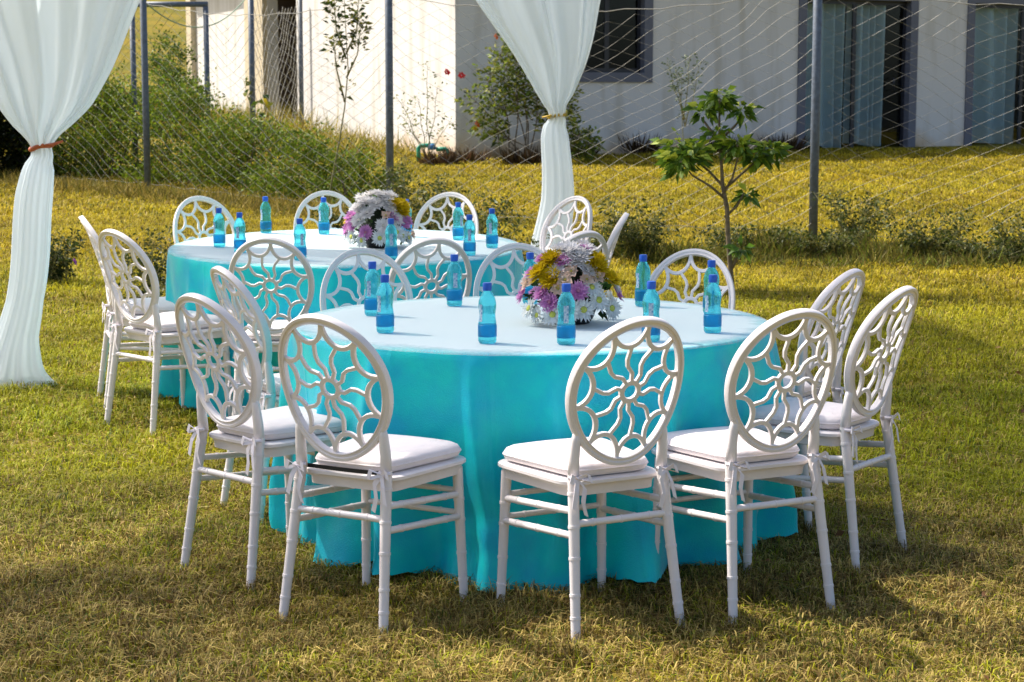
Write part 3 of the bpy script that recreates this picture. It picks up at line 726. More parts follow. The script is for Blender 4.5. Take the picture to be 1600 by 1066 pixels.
FL = {
 'white': mum([(22, 1, .10), (18, .85, .38), (13, .62, .75), (8, .42, 1.1)], .034, .10, (.80, .78, .78), seed=1),
 'daisy': mum([(21, 1, .05), (16, .86, .30)], .033, .04, (.76, .80, .80), seed=2, pw=.26),
 'yellow': mum([(26, 1, -.05), (24, .95, .3), (20, .8, .65), (14, .62, .95), (8, .45, 1.25)], .036, .12, (.62, .45, .01), seed=3),
 'pink': mum([(20, 1, .08), (16, .8, .45), (10, .55, .9)], .031, .10, (.60, .24, .55), (.72, .42, .66), seed=4, pw=.34),
 'cream': mum([(7, 1, .55), (6, .8, .95)], .027, -.10, (.74, .60, .48), (.72, .42, .34), seed=5, pw=.62),
}
EYE = {'daisy': disc((.55, .60, .10), .0085), 'pink': disc((.5, .2, .3), .005), 'yellow': disc((.6, .38, .02), .006), 'cream': disc((.6, .5, .1), .004), 'white': disc((.75, .72, .6), .005)}
LEAFC = [(.03, .085, .02), (.06, .13, .025), (.02, .05, .015)]
def arrangement(x, y, W, Hh, spec, lab, ref, seed):
    r_ = random.Random(seed); t = empty('flower_arrangement'); tag(t, lab, 'flowers', 'flower centrepieces')
    MB().lathe([(0, 0), (W * .40, 0), (W * .48, .02), (W * .54, .05), (W * .50, .053), (0, .045)], 36).build('bowl', M['bowl'], t)
    MB().lathe([(W * .55, .05), (W * .60, .09), (W * .52, .15), (W * .30, Hh * .72), (.0001, Hh * .78)], 20).build('foliage_mound', mat('dark_moss', (.012, .03, .01), .9, scale=40, col2=(.004, .01, .004), bump=.8), t)
    n = 130; a = rng.uniform(0, 2 * math.pi, n); v = rng.uniform(.0, 1, n); rr = W * (.55 + .42 * np.sin(np.pi * np.clip(v + .32, 0, 1))) * .78
    P = np.stack([rr * np.cos(a), rr * np.sin(a), .035 + v * Hh * .72], 1); D = np.stack([np.cos(a), np.sin(a), v * 1.2 - .25], 1) + .5 * rng.normal(size=(n, 3))
    leaves('leaves', P, D, rng.uniform(.03, .06, n), rng.uniform(.016, .028, n), pal(n, LEAFC, jit=.3), t)
    for (kind, az, v, sc) in spec:
        az = math.radians(az); el = v * math.pi / 2
        pr = W * math.cos(el) ** .75; pz = .055 + (Hh - .065) * math.sin(el) ** 1.0
        p = Vector((pr * math.sin(az), -pr * math.cos(az), pz)); nrm = Vector((math.sin(az) * math.cos(el), -math.cos(az) * math.cos(el), math.sin(el) + .15)).normalized()
        nrm = (nrm + Vector((r_.uniform(-.25, .25), r_.uniform(-.25, .25), r_.uniform(-.15, .2)))).normalized()
        o = link('flower', FL[kind], t); o.location = p - nrm * .01; o.scale = (sc * 1.16,) * 3
        o.rotation_euler = (nrm.to_track_quat('Z', 'Y').to_matrix() @ Matrix.Rotation(r_.uniform(0, 6), 3, 'Z')).to_euler()
        e = link('flower_centre', EYE[kind], o); e.location = (0, 0, .006 if kind in ('daisy',) else .01)
    place(t, x, y, 0, .7588, ref=ref)
    return t
S1 = [('yellow', -48, .42, 1.25), ('yellow', -36, .62, 1.15), ('yellow', -28, .36, 1.2), ('yellow', 42, .50, 1.25), ('yellow', 58, .34, 1.25), ('yellow', 52, .62, 1.0),
      ('white', -6, .78, 1.35), ('white', 16, .66, 1.35), ('white', 30, .78, 1.3), ('white', -30, .84, 1.2), ('white', 95, .85, 1.3), ('white', 180, .8, 1.3), ('white', 4, .58, 1.1), ('white', 24, .46, 1.05),
      ('pink', -14, .60, 1.1), ('pink', -62, .62, 1.0), ('pink', -84, .14, 1.2), ('pink', -26, .10, 1.15), ('pink', -38, .20, 1.1), ('pink', 8, .22, 1.2), ('pink', 80, .16, 1.1), ('pink', 48, .84, 1.1), ('pink', -75, .40, .9),
      ('daisy', -58, .02, 1.15), ('daisy', -22, -.02, 1.2), ('daisy', 14, .03, 1.25), ('daisy', 34, .12, 1.25), ('daisy', 26, .26, 1.1), ('daisy', 56, .02, 1.2), ('daisy', 74, .26, 1.1), ('daisy', -44, -.04, 1.0), ('daisy', 0, .02, 1.1),
      ('cream', -70, .26, 1.1), ('cream', -8, .34, 1.15), ('cream', -16, .24, 1.1), ('cream', 0, .44, 1.1), ('cream', 20, .34, 1.1), ('cream', -58, .30, .9), ('cream', 36, .36, 1.1), ('white', -20, .44, 1.0),
      ('white', 140, .3, 1.2), ('pink', 165, .35, 1.2), ('daisy', 190, .1, 1.2), ('yellow', 215, .4, 1.2), ('white', 245, .3, 1.2), ('daisy', 120, .05, 1.2), ('pink', 225, .1, 1.1)]
S2 = [('pink', -20, .10, 1.2), ('pink', 30, .34, 1.1), ('daisy', 4, .02, 1.2), ('white', -36, .28, 1.3), ('white', 36, .30, 1.2), ('daisy', -52, .02, 1.2), ('daisy', 62, .0, 1.1), ('pink', -72, .12, 1.2), ('white', -22, .86, 1.5), ('white', 10, .80, 1.5), ('white', -30, .62, 1.45), ('white', -4, .58, 1.35), ('white', -44, .50, 1.35), ('white', -20, .40, 1.3), ('white', 22, .66, 1.35), ('white', 50, .80, 1.3), ('white', 26, .50, 1.1), ('white', -60, .72, 1.3),
      ('yellow', 54, .44, 1.35), ('yellow', 44, .56, 1.2), ('yellow', 66, .52, 1.2), ('pink', -62, .32, 1.25), ('pink', -50, .20, 1.2), ('pink', 52, .22, 1.15), ('pink', 66, .26, 1.1),
      ('white', 10, .20, 1.2), ('daisy', -28, -.02, 1.2), ('daisy', 18, .04, 1.2), ('daisy', 34, .10, 1.2), ('daisy', 46, .04, 1.1), ('cream', 72, .04, 1.2), ('cream', 16, .36, 1.0), ('daisy', -80, .02, 1.1), ('yellow', -85, .24, .8),
      ('white', 130, .5, 1.3), ('white', 200, .5, 1.3), ('pink', 165, .2, 1.2), ('daisy', 220, .1, 1.2), ('white', 250, .4, 1.2)]
arrangement(.205, 6.50, .175, .285, S1, 'mixed flower centrepiece of white, yellow and pink blooms on nearer table', TABLES[0][1], 1)
arrangement(-.665, 9.28, .172, .285, S2, 'mostly white flower centrepiece in dark bowl on farther table', TABLES[1][1], 2)

# ------------------------------------------------------------------ drapes and added shade cloth
def drape(name, lab, base, key, seed, tie_z, tie_mat, tail, nfold=11, dep=.42):
    """key: list of (height, centre offset x, half width); closed gathered tube of cloth"""
    r_ = random.Random(seed); n = 360; rows = 80; vs = []
    cre = [(r_.uniform(0, 6.28), r_.uniform(.018, .06), r_.uniform(-1, 1), r_.uniform(0, 6.28), r_.uniform(1, 4)) for _ in range(34)]
    root = empty(name, base); tag(root, lab, 'drape', 'tied white drapes')
    zs = [k[0] for k in key]
    ph = [r_.uniform(0, 6.28) for _ in range(6)]
    for j in range(rows + 1):
        z = zs[0] + (zs[-1] - zs[0]) * j / rows
        xc = np.interp(z, zs, [k[1] for k in key]); hw = np.interp(z, zs, [k[2] for k in key])
        near = math.exp(-((z - tie_z) / .35) ** 2)
        for i in range(n):
            a = 2 * math.pi * i / n
            fold = .5 * math.sin(a * nfold + ph[0] + .5 * math.sin(z * 2 + ph[1])) + .3 * math.sin(a * (nfold * 2 - 3) + ph[2] + z * .6) + .3 * math.sin(a * 5 + ph[3] - z * .5)
            lowz = 1 if z > tie_z else .45
            for (ak, wk, ck, pk, fk) in cre:
                dd = (a - ak + math.pi) % 6.2832 - math.pi
                if abs(dd) < .2: fold += ck * 1.25 * math.exp(-(dd / wk) ** 2) * (.55 + .45 * math.sin(z * fk + pk))
            amp = .055 * lowz + .05 * near
            rx = hw * (1 + amp * fold * abs(math.sin(a))); ry = hw * dep * (1 + .30 * lowz * fold)
            if z > tie_z: ry = (.05 + .16 * (hw)) * (1 + .5 * fold)
            sx = .018 * math.sin(z * 6 + ph[4]) * (0 if abs(z - tie_z) < .05 else 1)
            zz = z + (.012 * math.sin(a * 9 + ph[5]) if j == 0 else 0)
            vs.append((xc + sx + rx * math.cos(a), ry * math.sin(a), zz))
    fs = [(j * n + i, j * n + (i + 1) % n, (j + 1) * n + (i + 1) % n, (j + 1) * n + i) for j in range(rows) for i in range(n)]
    MB().add(vs, fs).build('fabric', M['drape'], root)
    xc = np.interp(tie_z, zs, [k[1] for k in key]); hw = np.interp(tie_z, zs, [k[2] for k in key]) + .006
    b = MB(); ring = []
    for k in range(33): a = 2 * math.pi * k / 32; ring.append((xc + hw * math.cos(a) * 1.02, hw * dep * 1.55 * math.sin(a), tie_z + .012 * math.cos(a) + .004 * math.sin(3 * a)))
    b.tube(ring, .012, 8, False)
    for (dx, dz) in tail: b.tube([(xc + hw * .5 * (1 if dx > 0 else -1), -hw * dep * 1.5, tie_z + .004), (xc + dx * .6, -hw * dep * 1.8 - .02, tie_z + dz * .4), (xc + dx, -hw * dep * 1.7, tie_z + dz)], [.011, .009, .006], 7)
    b.build('tie', tie_mat, root)
    return root
g1 = float(g(9.55)); g2_ = float(g(13.9))
drape('tied_drape', 'pale white drape at left edge, gathered with a rust ribbon', (-2.42, 9.55, g1),
      [(.0, -.20, .26), (.02, -.19, .24), (.06, -.185, .19), (.12, -.18, .16), (.25, -.165, .118), (.45, -.13, .098), (.75, -.075, .100), (1.0, -.03, .098), (1.12, -.008, .085), (1.20, .0, .058), (1.245, 0, .050), (1.29, 0, .075), (1.36, .0, .155), (1.45, .005, .235), (1.65, .01, .345), (2.0, .02, .52), (2.35, .02, .72), (3.0, .0, 1.0)],
      4, 1.245, M['tie_red'], [(.12, .03)])
drape('tied_drape', 'pale white drape behind the tables, gathered with a mustard ribbon', (.335, 13.9, g2_),
      [(.0, -.06, .22), (.05, -.05, .17), (.3, -.035, .145), (.6, -.01, .125), (.9, .0, .112), (1.08, .002, .105), (1.17, 0, .082), (1.235, 0, .055), (1.30, -.002, .078), (1.40, -.01, .14), (1.6, -.045, .24), (1.85, -.09, .36), (2.1, -.13, .47), (2.5, -.14, .60), (3.0, -.09, .75)],
      9, 1.235, M['tie_yellow'], [(-.11, -.012)], 9)
# unseen sheer cloth added above the drapes, shaped to shade tables and lawn
cor = [Vector((-2.42, 9.55, g1 + 2.98)), Vector((.25, 13.9, g2_ + 2.98)), Vector((1.10, 7.62, 3.0)), Vector((-4.7, 5.30, 2.95))]
n = 40; vs = []
for j in range(n + 1):
    for i in range(n + 1):
        u, v = i / n, j / n
        p = cor[0] * (1 - u) * (1 - v) + cor[1] * u * (1 - v) + cor[2] * u * v + cor[3] * (1 - u) * v
        p.z += -.16 * 16 * u * (1 - u) * v * (1 - v) * .5 + .035 * math.sin(u * 26 + v * 3) * (1 - abs(2 * v - 1) * .3)
        vs.append(p)
cn = MB().add(vs, [(j * (n + 1) + i, j * (n + 1) + i + 1, (j + 1) * (n + 1) + i + 1, (j + 1) * (n + 1) + i) for j in range(n) for i in range(n)]).build('added_shade_voile', M['added_shade_cloth'])
tag(cn, 'unseen sheer white cloth added above the tables to cast shade', 'added_shade_cloth')

# ------------------------------------------------------------------ plants
GREEN = [(.055, .105, .012), (.09, .145, .015), (.035, .07, .01), (.16, .17, .02)]
def shrub(name, x, y, rx, ry, h, n, leaf, cols, lab, group, wts=None, dark=1., base=.0, stems=9, cat='shrub'):
    z = float(g(y)); root = empty(name, (x, y, z)); tag(root, lab, cat, group)
    # clump centres spread through the crown, leaves spread round each clump
    k = max(12, n // 160); th = rng.uniform(0, 2 * np.pi, k); rad = np.sqrt(rng.uniform(.0, 1, k)); hh = rng.uniform(base, 1, k)
    shp = np.sqrt(np.clip(1 - (hh * .97) ** 2.2, .05, 1))
    cx = rx * rad * np.cos(th) * shp; cy = ry * rad * np.sin(th) * shp; cz = hh * h * (.82 + .3 * vnoise(cx + x, cy + y, .45, 3))
    i = rng.integers(0, k, n); sc = .13 * min(h, rx + .25)
    P = np.stack([cx[i], cy[i], cz[i]], 1) + rng.normal(size=(n, 3)) * np.array([sc, sc, sc * .8])
    P[:, 2] = np.abs(P[:, 2]) + .01
    D = np.stack([P[:, 0] / rx, P[:, 1] / ry, np.full(n, .55)], 1) + .8 * rng.normal(size=(n, 3))
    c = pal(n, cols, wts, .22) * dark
    leaves('foliage', P, D, leaf * rng.uniform(.6, 1.3, n), leaf * .5 * rng.uniform(.7, 1.2, n), c, root)
    b = MB()
    for s in range(stems):
        q_ = rng.integers(0, k); b.tube([(cx[q_] * .15, cy[q_] * .15, -.02), (cx[q_] * .5, cy[q_] * .5, cz[q_] * .5), (cx[q_], cy[q_], cz[q_])], [.012, .009, .004], 5)
    b.build('stems', M['bark'], root)
    return root
hg = 'hedge shrubs behind the wire fence'
HG = [(.13, .20, .012), (.19, .26, .018), (.07, .115, .01), (.27, .28, .03), (.28, .19, .04)]
W5 = [.3, .3, .2, .14, .06]
shrub('hedge_shrub', -6.0, 25.1, .85, .7, 1.35, 9000, .055, HG, 'dense green hedge shrub just right of left drape below its ribbon', hg, W5)
shrub('hedge_shrub', -5.3, 24.4, .9, .7, 1.30, 9000, .055, HG, 'dense green hedge shrub below the left gate upright', hg, W5)
shrub('hedge_shrub', -4.2, 23.5, .85, .7, 1.12, 8500, .052, HG, 'dense green hedge shrub below the right gate upright', hg, W5)
shrub('hedge_shrub', -3.2, 22.4, .8, .65, .86, 7500, .050, HG, 'low hedge shrub under the dark doorway of the house', hg, W5)
shrub('hedge_shrub', -2.35, 21.2, .7, .6, .74, 6500, .048, HG, 'low hedge shrub left of the tall thin sapling', hg, W5)
shrub('hedge_shrub', -1.75, 20.1, .55, .5, .52, 4200, .045, HG, 'smallest hedge shrub at right end of row, by the fence post', hg, W5)
shrub('shade_darkened_thicket', -7.3, 24.6, 1.0, .7, 1.75, 15000, .09, GREEN, 'thicket at far left edge behind the drape, leaves coloured dark for shade', None, dark=.16)  # deep shade put into the leaf colour
shrub('round_bush', -6.45, 35.5, .75, .7, 1.75, 6500, .075, [(.10, .17, .015), (.16, .22, .02), (.05, .09, .01)], 'round bright green bush seen through the gate frame', None)

def stem_plant(name, x, y, stems, lab, group=None, leaf=.05, cols=GREEN, n=26, wood='stem', r=.006, flowers=None, wts=None, start=.25, cat='plant', aspect=.45, droop=.25, spread=0.):
    """stems: list of polylines relative to the base; leaves scattered along each"""
    z = float(g(y)); root = empty(name, (x, y, z)); tag(root, lab, cat, group); Ps = []; Ds = []; MBT = MB()
    for st in stems:
        st = [Vector(p) for p in st]; m_ = len(st)
        MB().tube(st, [r * (1 - .75 * i / (m_ - 1)) for i in range(m_)], 6).build('stem', M[wood], root)
        for k in range(n):
            u = start + (1 - start) * rng.uniform(); f = u * (m_ - 1); i = min(int(f), m_ - 2); p = st[i].lerp(st[i + 1], f - i)
            d_ = (st[i + 1] - st[i]).normalized(); rd = Vector(rng.normal(size=3)); rd = (rd - d_ * rd.dot(d_)).normalized()
            off_ = spread * rng.uniform(0, 1) ** .7; Ps.append(p + rd * (.004 + off_) + d_ * off_ * .6); Ds.append(rd + d_ * .6 + Vector((0, 0, .1)) + Vector(rng.normal(size=3)) * (.5 if spread else 0))
            if spread and k % 5 == 0: MBT.tube([p, p + rd * (off_ * .5) + d_ * off_ * .3, p + rd * off_ + d_ * off_ * .6], [r * .35, r * .25, r * .15], 4)
    if MBT.v: tag(MBT.build('twigs', M[wood], root), kind='stuff')
    Ps = np.array(Ps); Ds = np.array(Ds); nn = len(Ps)
    leaves('foliage', Ps, Ds, leaf * rng.uniform(.6, 1.25, nn), leaf * aspect * rng.uniform(.8, 1.2, nn), pal(nn, cols, wts, .22), root, droop=droop)
    for fl in (flowers or []):
        (fx, fy, fz, me, sc) = fl; o = link('flower', me, root); o.location = (fx, fy, fz); o.scale = (sc,) * 3; o.rotation_euler = (1.2, .3, random.uniform(0, 3))
    return root
def wig(x0, y0, z0, x1, y1, z1, n=5, a=.03):
    return [(x0 + (x1 - x0) * k / n + random.uniform(-a, a) * (0 < k < n), y0 + (y1 - y0) * k / n + random.uniform(-a, a) * (0 < k < n), z0 + (z1 - z0) * k / n) for k in range(n + 1)]
RED = mum([(6, 1, .3), (5, .8, .7)], .06, -.1, (.55, .02, .03), seed=8, pw=.8)
ORA = mum([(6, 1, .3), (5, .8, .7)], .05, -.1, (.65, .16, .02), seed=9, pw=.8)
YEL = mum([(6, 1, .3), (5, .8, .7)], .06, -.1, (.62, .48, .03), seed=10, pw=.8)
PUR = mum([(14, 1, .1), (10, .7, .5)], .03, .1, (.45, .14, .50), seed=12, pw=.4)
# hibiscus at the house corner
HIB = [(.14, .20, .02), (.21, .26, .03), (.08, .12, .015), (.30, .30, .06)]
sts = [wig(.10 * s, 0, 0, -.62 + .19 * k, random.uniform(-.25, .2), 1.05 + .7 * math.sin(.6 + k * .5) + random.uniform(-.1, .1), 6, .035) for k, s in enumerate(range(-4, 5))]
sts += [wig(0, 0, 0, -.9, -.1, 1.0, 6, .04), wig(.1, 0, 0, .55, -.1, 1.2, 6, .03), wig(0, .1, 0, -.45, .1, 1.6, 6, .03), wig(0, .1, 0, -.2, .1, 1.75, 6, .03), wig(0, 0, .2, -.75, -.1, .62, 6, .03)]
stem_plant('hibiscus_bush', .28, 27.3, sts, 'leafy hibiscus bush with red and orange blooms at the house corner', None, .10, HIB, 210, 'bark', .013,
           [(-1.02, -.15, 1.28, RED, 1.1), (-1.24, -.15, 1.33, RED, 1.1), (-.52, -.15, 1.84, ORA, 1.0), (-.80, -.2, .58, ORA, 1.2), (-.82, -.2, .50, YEL, .9)], start=.40, cat='shrub', spread=.20)
sts = [wig(0, 0, 0, -.14, 0, 1.0), wig(.02, 0, 0, .16, .0, 1.12), wig(0, 0, .1, .34, -.05, .62), wig(0, 0, .1, -.38, .05, .72), wig(.02, 0, 0, .02, .1, 1.5), wig(0, 0, .1, -.45, .05, 1.0)]
stem_plant('thin_shrub', -1.25, 27.2, sts, 'sparse thin-stemmed shrub against the white side wall by green pipes', None, .065, HIB, 34, 'stem', .009, start=.35, spread=.12)
# tall sapling in front of the hedge
st1 = [(0, 0, 0), (.06, 0, .35), (.14, 0, .75), (.20, 0, 1.1), (.24, 0, 1.5), (.22, 0, 1.9), (.20, 0, 2.35)]
sts = [st1, [(.2, 0, 1.15), (.12, -.05, 1.5), (.09, -.04, 1.85)], [(.22, 0, 1.4), (.34, 0, 1.65), (.38, 0, 1.95)], [(.22, 0, 1.6), (.12, 0, 1.9), (.1, 0, 2.2)], [(.22, 0, 1.65), (.33, .04, 1.9), (.36, 0, 2.25)]]
stem_plant('tall_sapling', -1.97, 19.7, sts, 'tall thin sapling with small leaves rising before the white wall', None, .085, [(.05, .09, .012), (.10, .12, .02), (.22, .20, .03), (.03, .05, .01)], 60, 'stem', .012, start=.52, spread=.09)
stem_plant('small_sapling', 2.42, 26.0, [wig(0, 0, 0, -.06, 0, 1.35, 6, .02), wig(0, 0, .6, -.26, 0, 1.5, 5, .02), wig(0, 0, .6, .22, 0, 1.52, 5, .02), wig(-.03, 0, .7, .06, .0, 1.58, 5, .02), wig(0, 0, .7, -.14, 0, 1.4, 5, .02)],
           'slender grey-green sapling rising behind the young tree', None, .062, [(.08, .12, .035), (.12, .16, .05), (.05, .08, .025)], 60, 'stem', .009, start=.5, aspect=.34, spread=.07)
# climbing plant with a yellow leaf by the grey post
stem_plant('yellow_leaf_plant', -3.05, 22.6, [wig(0, 0, .5, -.20, -.1, 1.35, 5, .03), wig(0, 0, .4, .05, -.1, 1.1, 4, .03)], 'straggly plant with one yellow leaf by the grey post', None, .12, GREEN, 9, 'stem', .008, [(.06, -.15, 1.02, YEL, 1.5)], start=.4, aspect=.7)

# young broad-leaved tree between the table and the fence
def young_tree(x, y):
    z = float(g(y)); root = empty('young_tree', (x, y, z)); tag(root, 'young tree with fresh green leaves standing behind the nearer table', 'tree')
    trunk = [(0, 0, -.02), (.012, .0, .18), (-.005, 0, .36), (-.022, 0, .55), (-.03, 0, .72), (-.06, 0, .86), (-.07, 0, 1.0), (-.085, .0, 1.18), (-.09, 0, 1.42)]
    MB().tube(trunk, [.019, .018, .017, .016, .015, .013, .011, .009, .005], 10).build('trunk', M['bark'], root)
    br = [[(-.045, 0, .78), (-.14, -.02, .86), (-.26, -.05, .93), (-.34, -.06, 1.02)], [(-.05, 0, .85), (-.14, .05, .95), (-.25, .08, 1.04), (-.36, .08, 1.12)], [(-.06, 0, .80), (.0, -.03, .92), (.03, -.05, 1.05), (.02, -.06, 1.14)],
          [(-.05, 0, .84), (.08, .04, .95), (.17, .05, 1.03), (.24, .06, 1.10)], [(-.045, 0, .66), (.03, -.02, .73), (.075, -.03, .82)], [(-.005, 0, .30), (.03, -.02, .38), (.06, -.03, .46)], [(-.085, 0, 1.15), (-.16, 0, 1.24), (-.2, .02, 1.3)], [(-.085, 0, 1.15), (.02, .03, 1.25), (.06, .03, 1.30)]]
    for q_ in br: MB().tube(q_, [.010, .008, .006, .004][:len(q_)], 7).build('branch', M['bark'], root)
    tips = [((-.34, -.06, 1.02), .15, 44), ((-.36, .08, 1.12), .13, 34), ((-.24, .0, 1.08), .13, 40), ((.02, -.06, 1.12), .13, 44), ((.15, .04, 1.06), .12, 34), ((.25, .06, 1.10), .11, 34), ((-.09, 0, 1.42), .12, 42), ((-.18, .02, 1.34), .10, 22), ((.06, .03, 1.34), .10, 24), ((.10, -.02, .80), .07, 12), ((.06, -.03, .46), .06, 11), ((-.1, 0, 1.2), .1, 12)]
    P = []; D = []; L = []; C = []
    for (c, r, n) in tips:
        c = np.array(c); n = int(n * 2.5)
        for k in range(n):
            d_ = rng.normal(size=3); d_[2] *= .55; d_ /= np.linalg.norm(d_); top = rng.uniform() < .5
            p = c + d_ * r * rng.uniform(.1, .75); P.append(p); D.append(np.array([d_[0], d_[1], (.12 if p[2] > c[2] else -.55)]) + .25 * rng.normal(size=3)); L.append(rng.uniform(.05, .105))
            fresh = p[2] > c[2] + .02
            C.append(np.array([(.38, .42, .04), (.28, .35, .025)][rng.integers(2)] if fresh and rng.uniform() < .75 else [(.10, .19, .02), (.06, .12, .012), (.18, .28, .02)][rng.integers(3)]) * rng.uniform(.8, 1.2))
    L = np.array(L)
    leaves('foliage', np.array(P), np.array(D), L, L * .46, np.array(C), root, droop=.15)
young_tree(1.42, 11.95)

# weeds along the fence foot and on the lawn
WEED = [(.06, .085, .014), (.10, .12, .02), (.16, .15, .03), (.035, .05, .01)]
wg = 'weeds along the foot of the fence'
def weed(x, y, h, spread, ns, lab, n=46, leaf=.042, cols=WEED, flowers=None, group=wg):
    sts = [wig(random.uniform(-.05, .05) * 2, random.uniform(-.05, .05), 0, random.uniform(-spread, spread), random.uniform(-spread, spread) * .6, h * random.uniform(.5, 1.05), 4, .02) for _ in range(ns)]
    return stem_plant('weed_clump', x, y, sts, lab, group, leaf, cols, n, 'stem', .0045, flowers, start=.1, spread=.04)
weed(1.05, 15.0, .50, .32, 40, 'bushy weed clump left of the young tree stem')
weed(.72, 15.2, .30, .22, 14, 'low weed clump just right of the right drape foot')
weed(2.95, 16.0, .52, .34, 30, 'weed clump growing at the foot of the right fence post')
weed(3.45, 15.3, .40, .42, 34, 'weed clump on the fence line right of the right post, left one')
weed(4.25, 15.1, .42, .38, 30, 'weed clump at right edge of the photo on the fence line')
weed(2.0, 15.4, .26, .5, 36, 'low weed clump between young tree and right fence post')
weed(2.55, 15.3, .24, .45, 34, 'low weed clump just left of the right fence post foot')
weed(3.9, 15.0, .22, .45, 34, 'lowest weed clump, between the two right-hand weed clumps')
weed(-1.0, 17.4, .72, .20, 20, 'tall leafy weed right of the middle fence post')
weed(-.72, 16.0, .66, .32, 32, 'dark leafy weed behind the farther table flowers', leaf=.045)
weed(-.30, 14.6, .62, .42, 44, 'dark leafy weed behind the farther table, centre', leaf=.045)
weed(.0, 13.3, .40, .26, 32, 'dark low weed left of the right drape foot', leaf=.04)
weed(-1.5, 16.8, .36, .35, 20, 'low weed clump in front of the hedge behind farther table')
weed(-3.40, 13.7, .36, .20, 22, 'dark weed with a purple flower between left drape and chairs', cols=[(.03, .05, .01), (.05, .075, .015), (.10, .10, .025)], flowers=[(.17, -.12, .17, PUR, 1.0)], group=None)
weed(-2.62, 13.4, .42, .24, 16, 'dark weed behind the left pair of chairs', cols=[(.03, .05, .01), (.05, .075, .015), (.10, .10, .025)], group=None)
weed(-2.35, 11.6, .34, .16, 10, 'dark weed beside the leftmost chair backs', cols=[(.03, .05, .01), (.05, .075, .015), (.10, .10, .025)], group=None)
# dry brown tufts at the house foot
def tuft(x, y, h, r, n, cols, lab, cat='plant', group='dry tufts at the house foot', name='dry_tuft'):
    a = rng.uniform(0, 2 * np.pi, n); q_ = np.sqrt(rng.uniform(0, 1, n)) * r; z = float(g(y)); root = empty(name, (x, y, z)); tag(root, lab, cat, group)
    P = np.stack([q_ * np.cos(a), q_ * np.sin(a) * .7, np.zeros(n)], 1); D = np.stack([np.cos(a) * .6, np.sin(a) * .6, np.ones(n)], 1) + .35 * rng.normal(size=(n, 3)); D[:, 2] = np.abs(D[:, 2])
    leaves('foliage', P, D, h * rng.uniform(.5, 1.1, n), .022, pal(n, cols, None, .3), root); return root
BR = [(.07, .035, .018), (.045, .03, .015), (.13, .08, .03)]
for (px_, py_, h, r, lab) in ((.95, 28.6, .30, .30, 'dry brown tuft just right of the hibiscus stems'), (2.0, 29.6, .42, .28, 'dark brown tuft below the house window'), (3.4, 29.9, .34, .3, 'brown tuft behind the young tree crown'), (4.4, 30.2, .36, .28, 'brown tuft left of the curtained door'), (-.7, 27.5, .28, .32, 'brown tuft at the house corner below the hibiscus'), (-1.05, 27.0, .25, .25, 'brown tuft in front of the green pipes'), (.2, 27.1, .32, .3, 'brown tuft round the hibiscus stems')):
    tuft(px_, py_, h, r, 260, BR, lab)
# rank dry grass below the side wall, and along the fence line
def rank_grass(name, X, Y, h, cols, lab, wd=.012):
    n = len(X); P = np.stack([X, Y, g(Y)], 1); D = np.stack([.7 * rng.normal(size=n), .7 * rng.normal(size=n), np.ones(n)], 1)
    o = leaves(name, P, D, h * rng.uniform(.12, 1.1, n), wd, pal(n, cols, None, .25), None, m=M['grass']); tag(o, lab, 'grass', None, 'stuff')
n = 5200; t_ = rng.uniform(1.0, 13, n); X = HX - .396 * t_ - rng.uniform(.1, 2.6, n) * .918; Y = HY + .918 * t_ - rng.uniform(.1, 2.6, n) * .396
rank_grass('rank_grass', X, Y, np.where(t_ > 5, .75, .5), [(.38, .30, .04), (.30, .24, .03), (.44, .36, .10), (.2, .2, .02)], 'tall dry yellow grass below the white side wall', .018)
n = 27000; p = rng.uniform(0, 1, n); X = .5 + 5.2 * p + rng.normal(size=n) * .1; Y = 15.4 - .55 * p + rng.normal(size=n) * .28 
keep = vnoise(X, Y, .45, 8) > rng.uniform(.15, .75, n)
X = X[keep]; Y = Y[keep]; nz_ = vnoise(X, Y, .38, 21)
rank_grass('fence_line_grass', X, Y, .06 + .34 * nz_ ** 1.8, [(.16, .13, .03), (.08, .07, .02), (.24, .20, .04), (.12, .14, .02), (.16, .19, .02)], 'rank brown and green grass along the fence line on the right', .010)
n = 5000; p = rng.uniform(0, 1, n); X = -1.4 - 6.0 * p + rng.normal(size=n) * .15; Y = 18.6 + 6.0 * p + rng.normal(size=n) * .3
rank_grass('fence_line_grass', X, Y, .22, [(.34, .25, .06), (.22, .18, .04), (.14, .13, .02)], 'dry straw grass below the hedge on the left', .012)

n = 3500; X = rng.uniform(-11, -5.5, n); Y = rng.uniform(37, 60, n)
k = (X - HX) * .918 + (Y - HY) * .396 < -.3; rank_grass('bank_grass', X[k], Y[k], .55, [(.22, .27, .03), (.30, .32, .06), (.36, .34, .08)], 'pale green long grass on the bank beyond the gate', .04)
# green water pipes by the side wall
pg = empty('water_pipe', (-1.15, 27.6, float(g(27.6)))); tag(pg, 'bent green water pipe with blue tap beside the house corner', 'pipe')
MB().tube([(-.24, 0, -.05), (-.24, 0, .22), (-.22, 0, .25), (.0, 0, .26)], .032, 8).build('pipe_run', M['pipe'], pg)
MB().tube([(.02, 0, .20), (.16, 0, .20), (.19, 0, .18), (.19, 0, -.1)], .034, 8).build('pipe_run', M['pipe'], pg)
MB().tube([(-.1, .02, .03), (.1, .02, .03)], .028, 8).build('pipe_run', M['pipe'], pg)
MB().lathe([(0, .19), (.05, .19), (.06, .21), (.055, .26), (.03, .28), (0, .28)], 12, (-.04, -.02)).build('tap', M['tap'], pg)

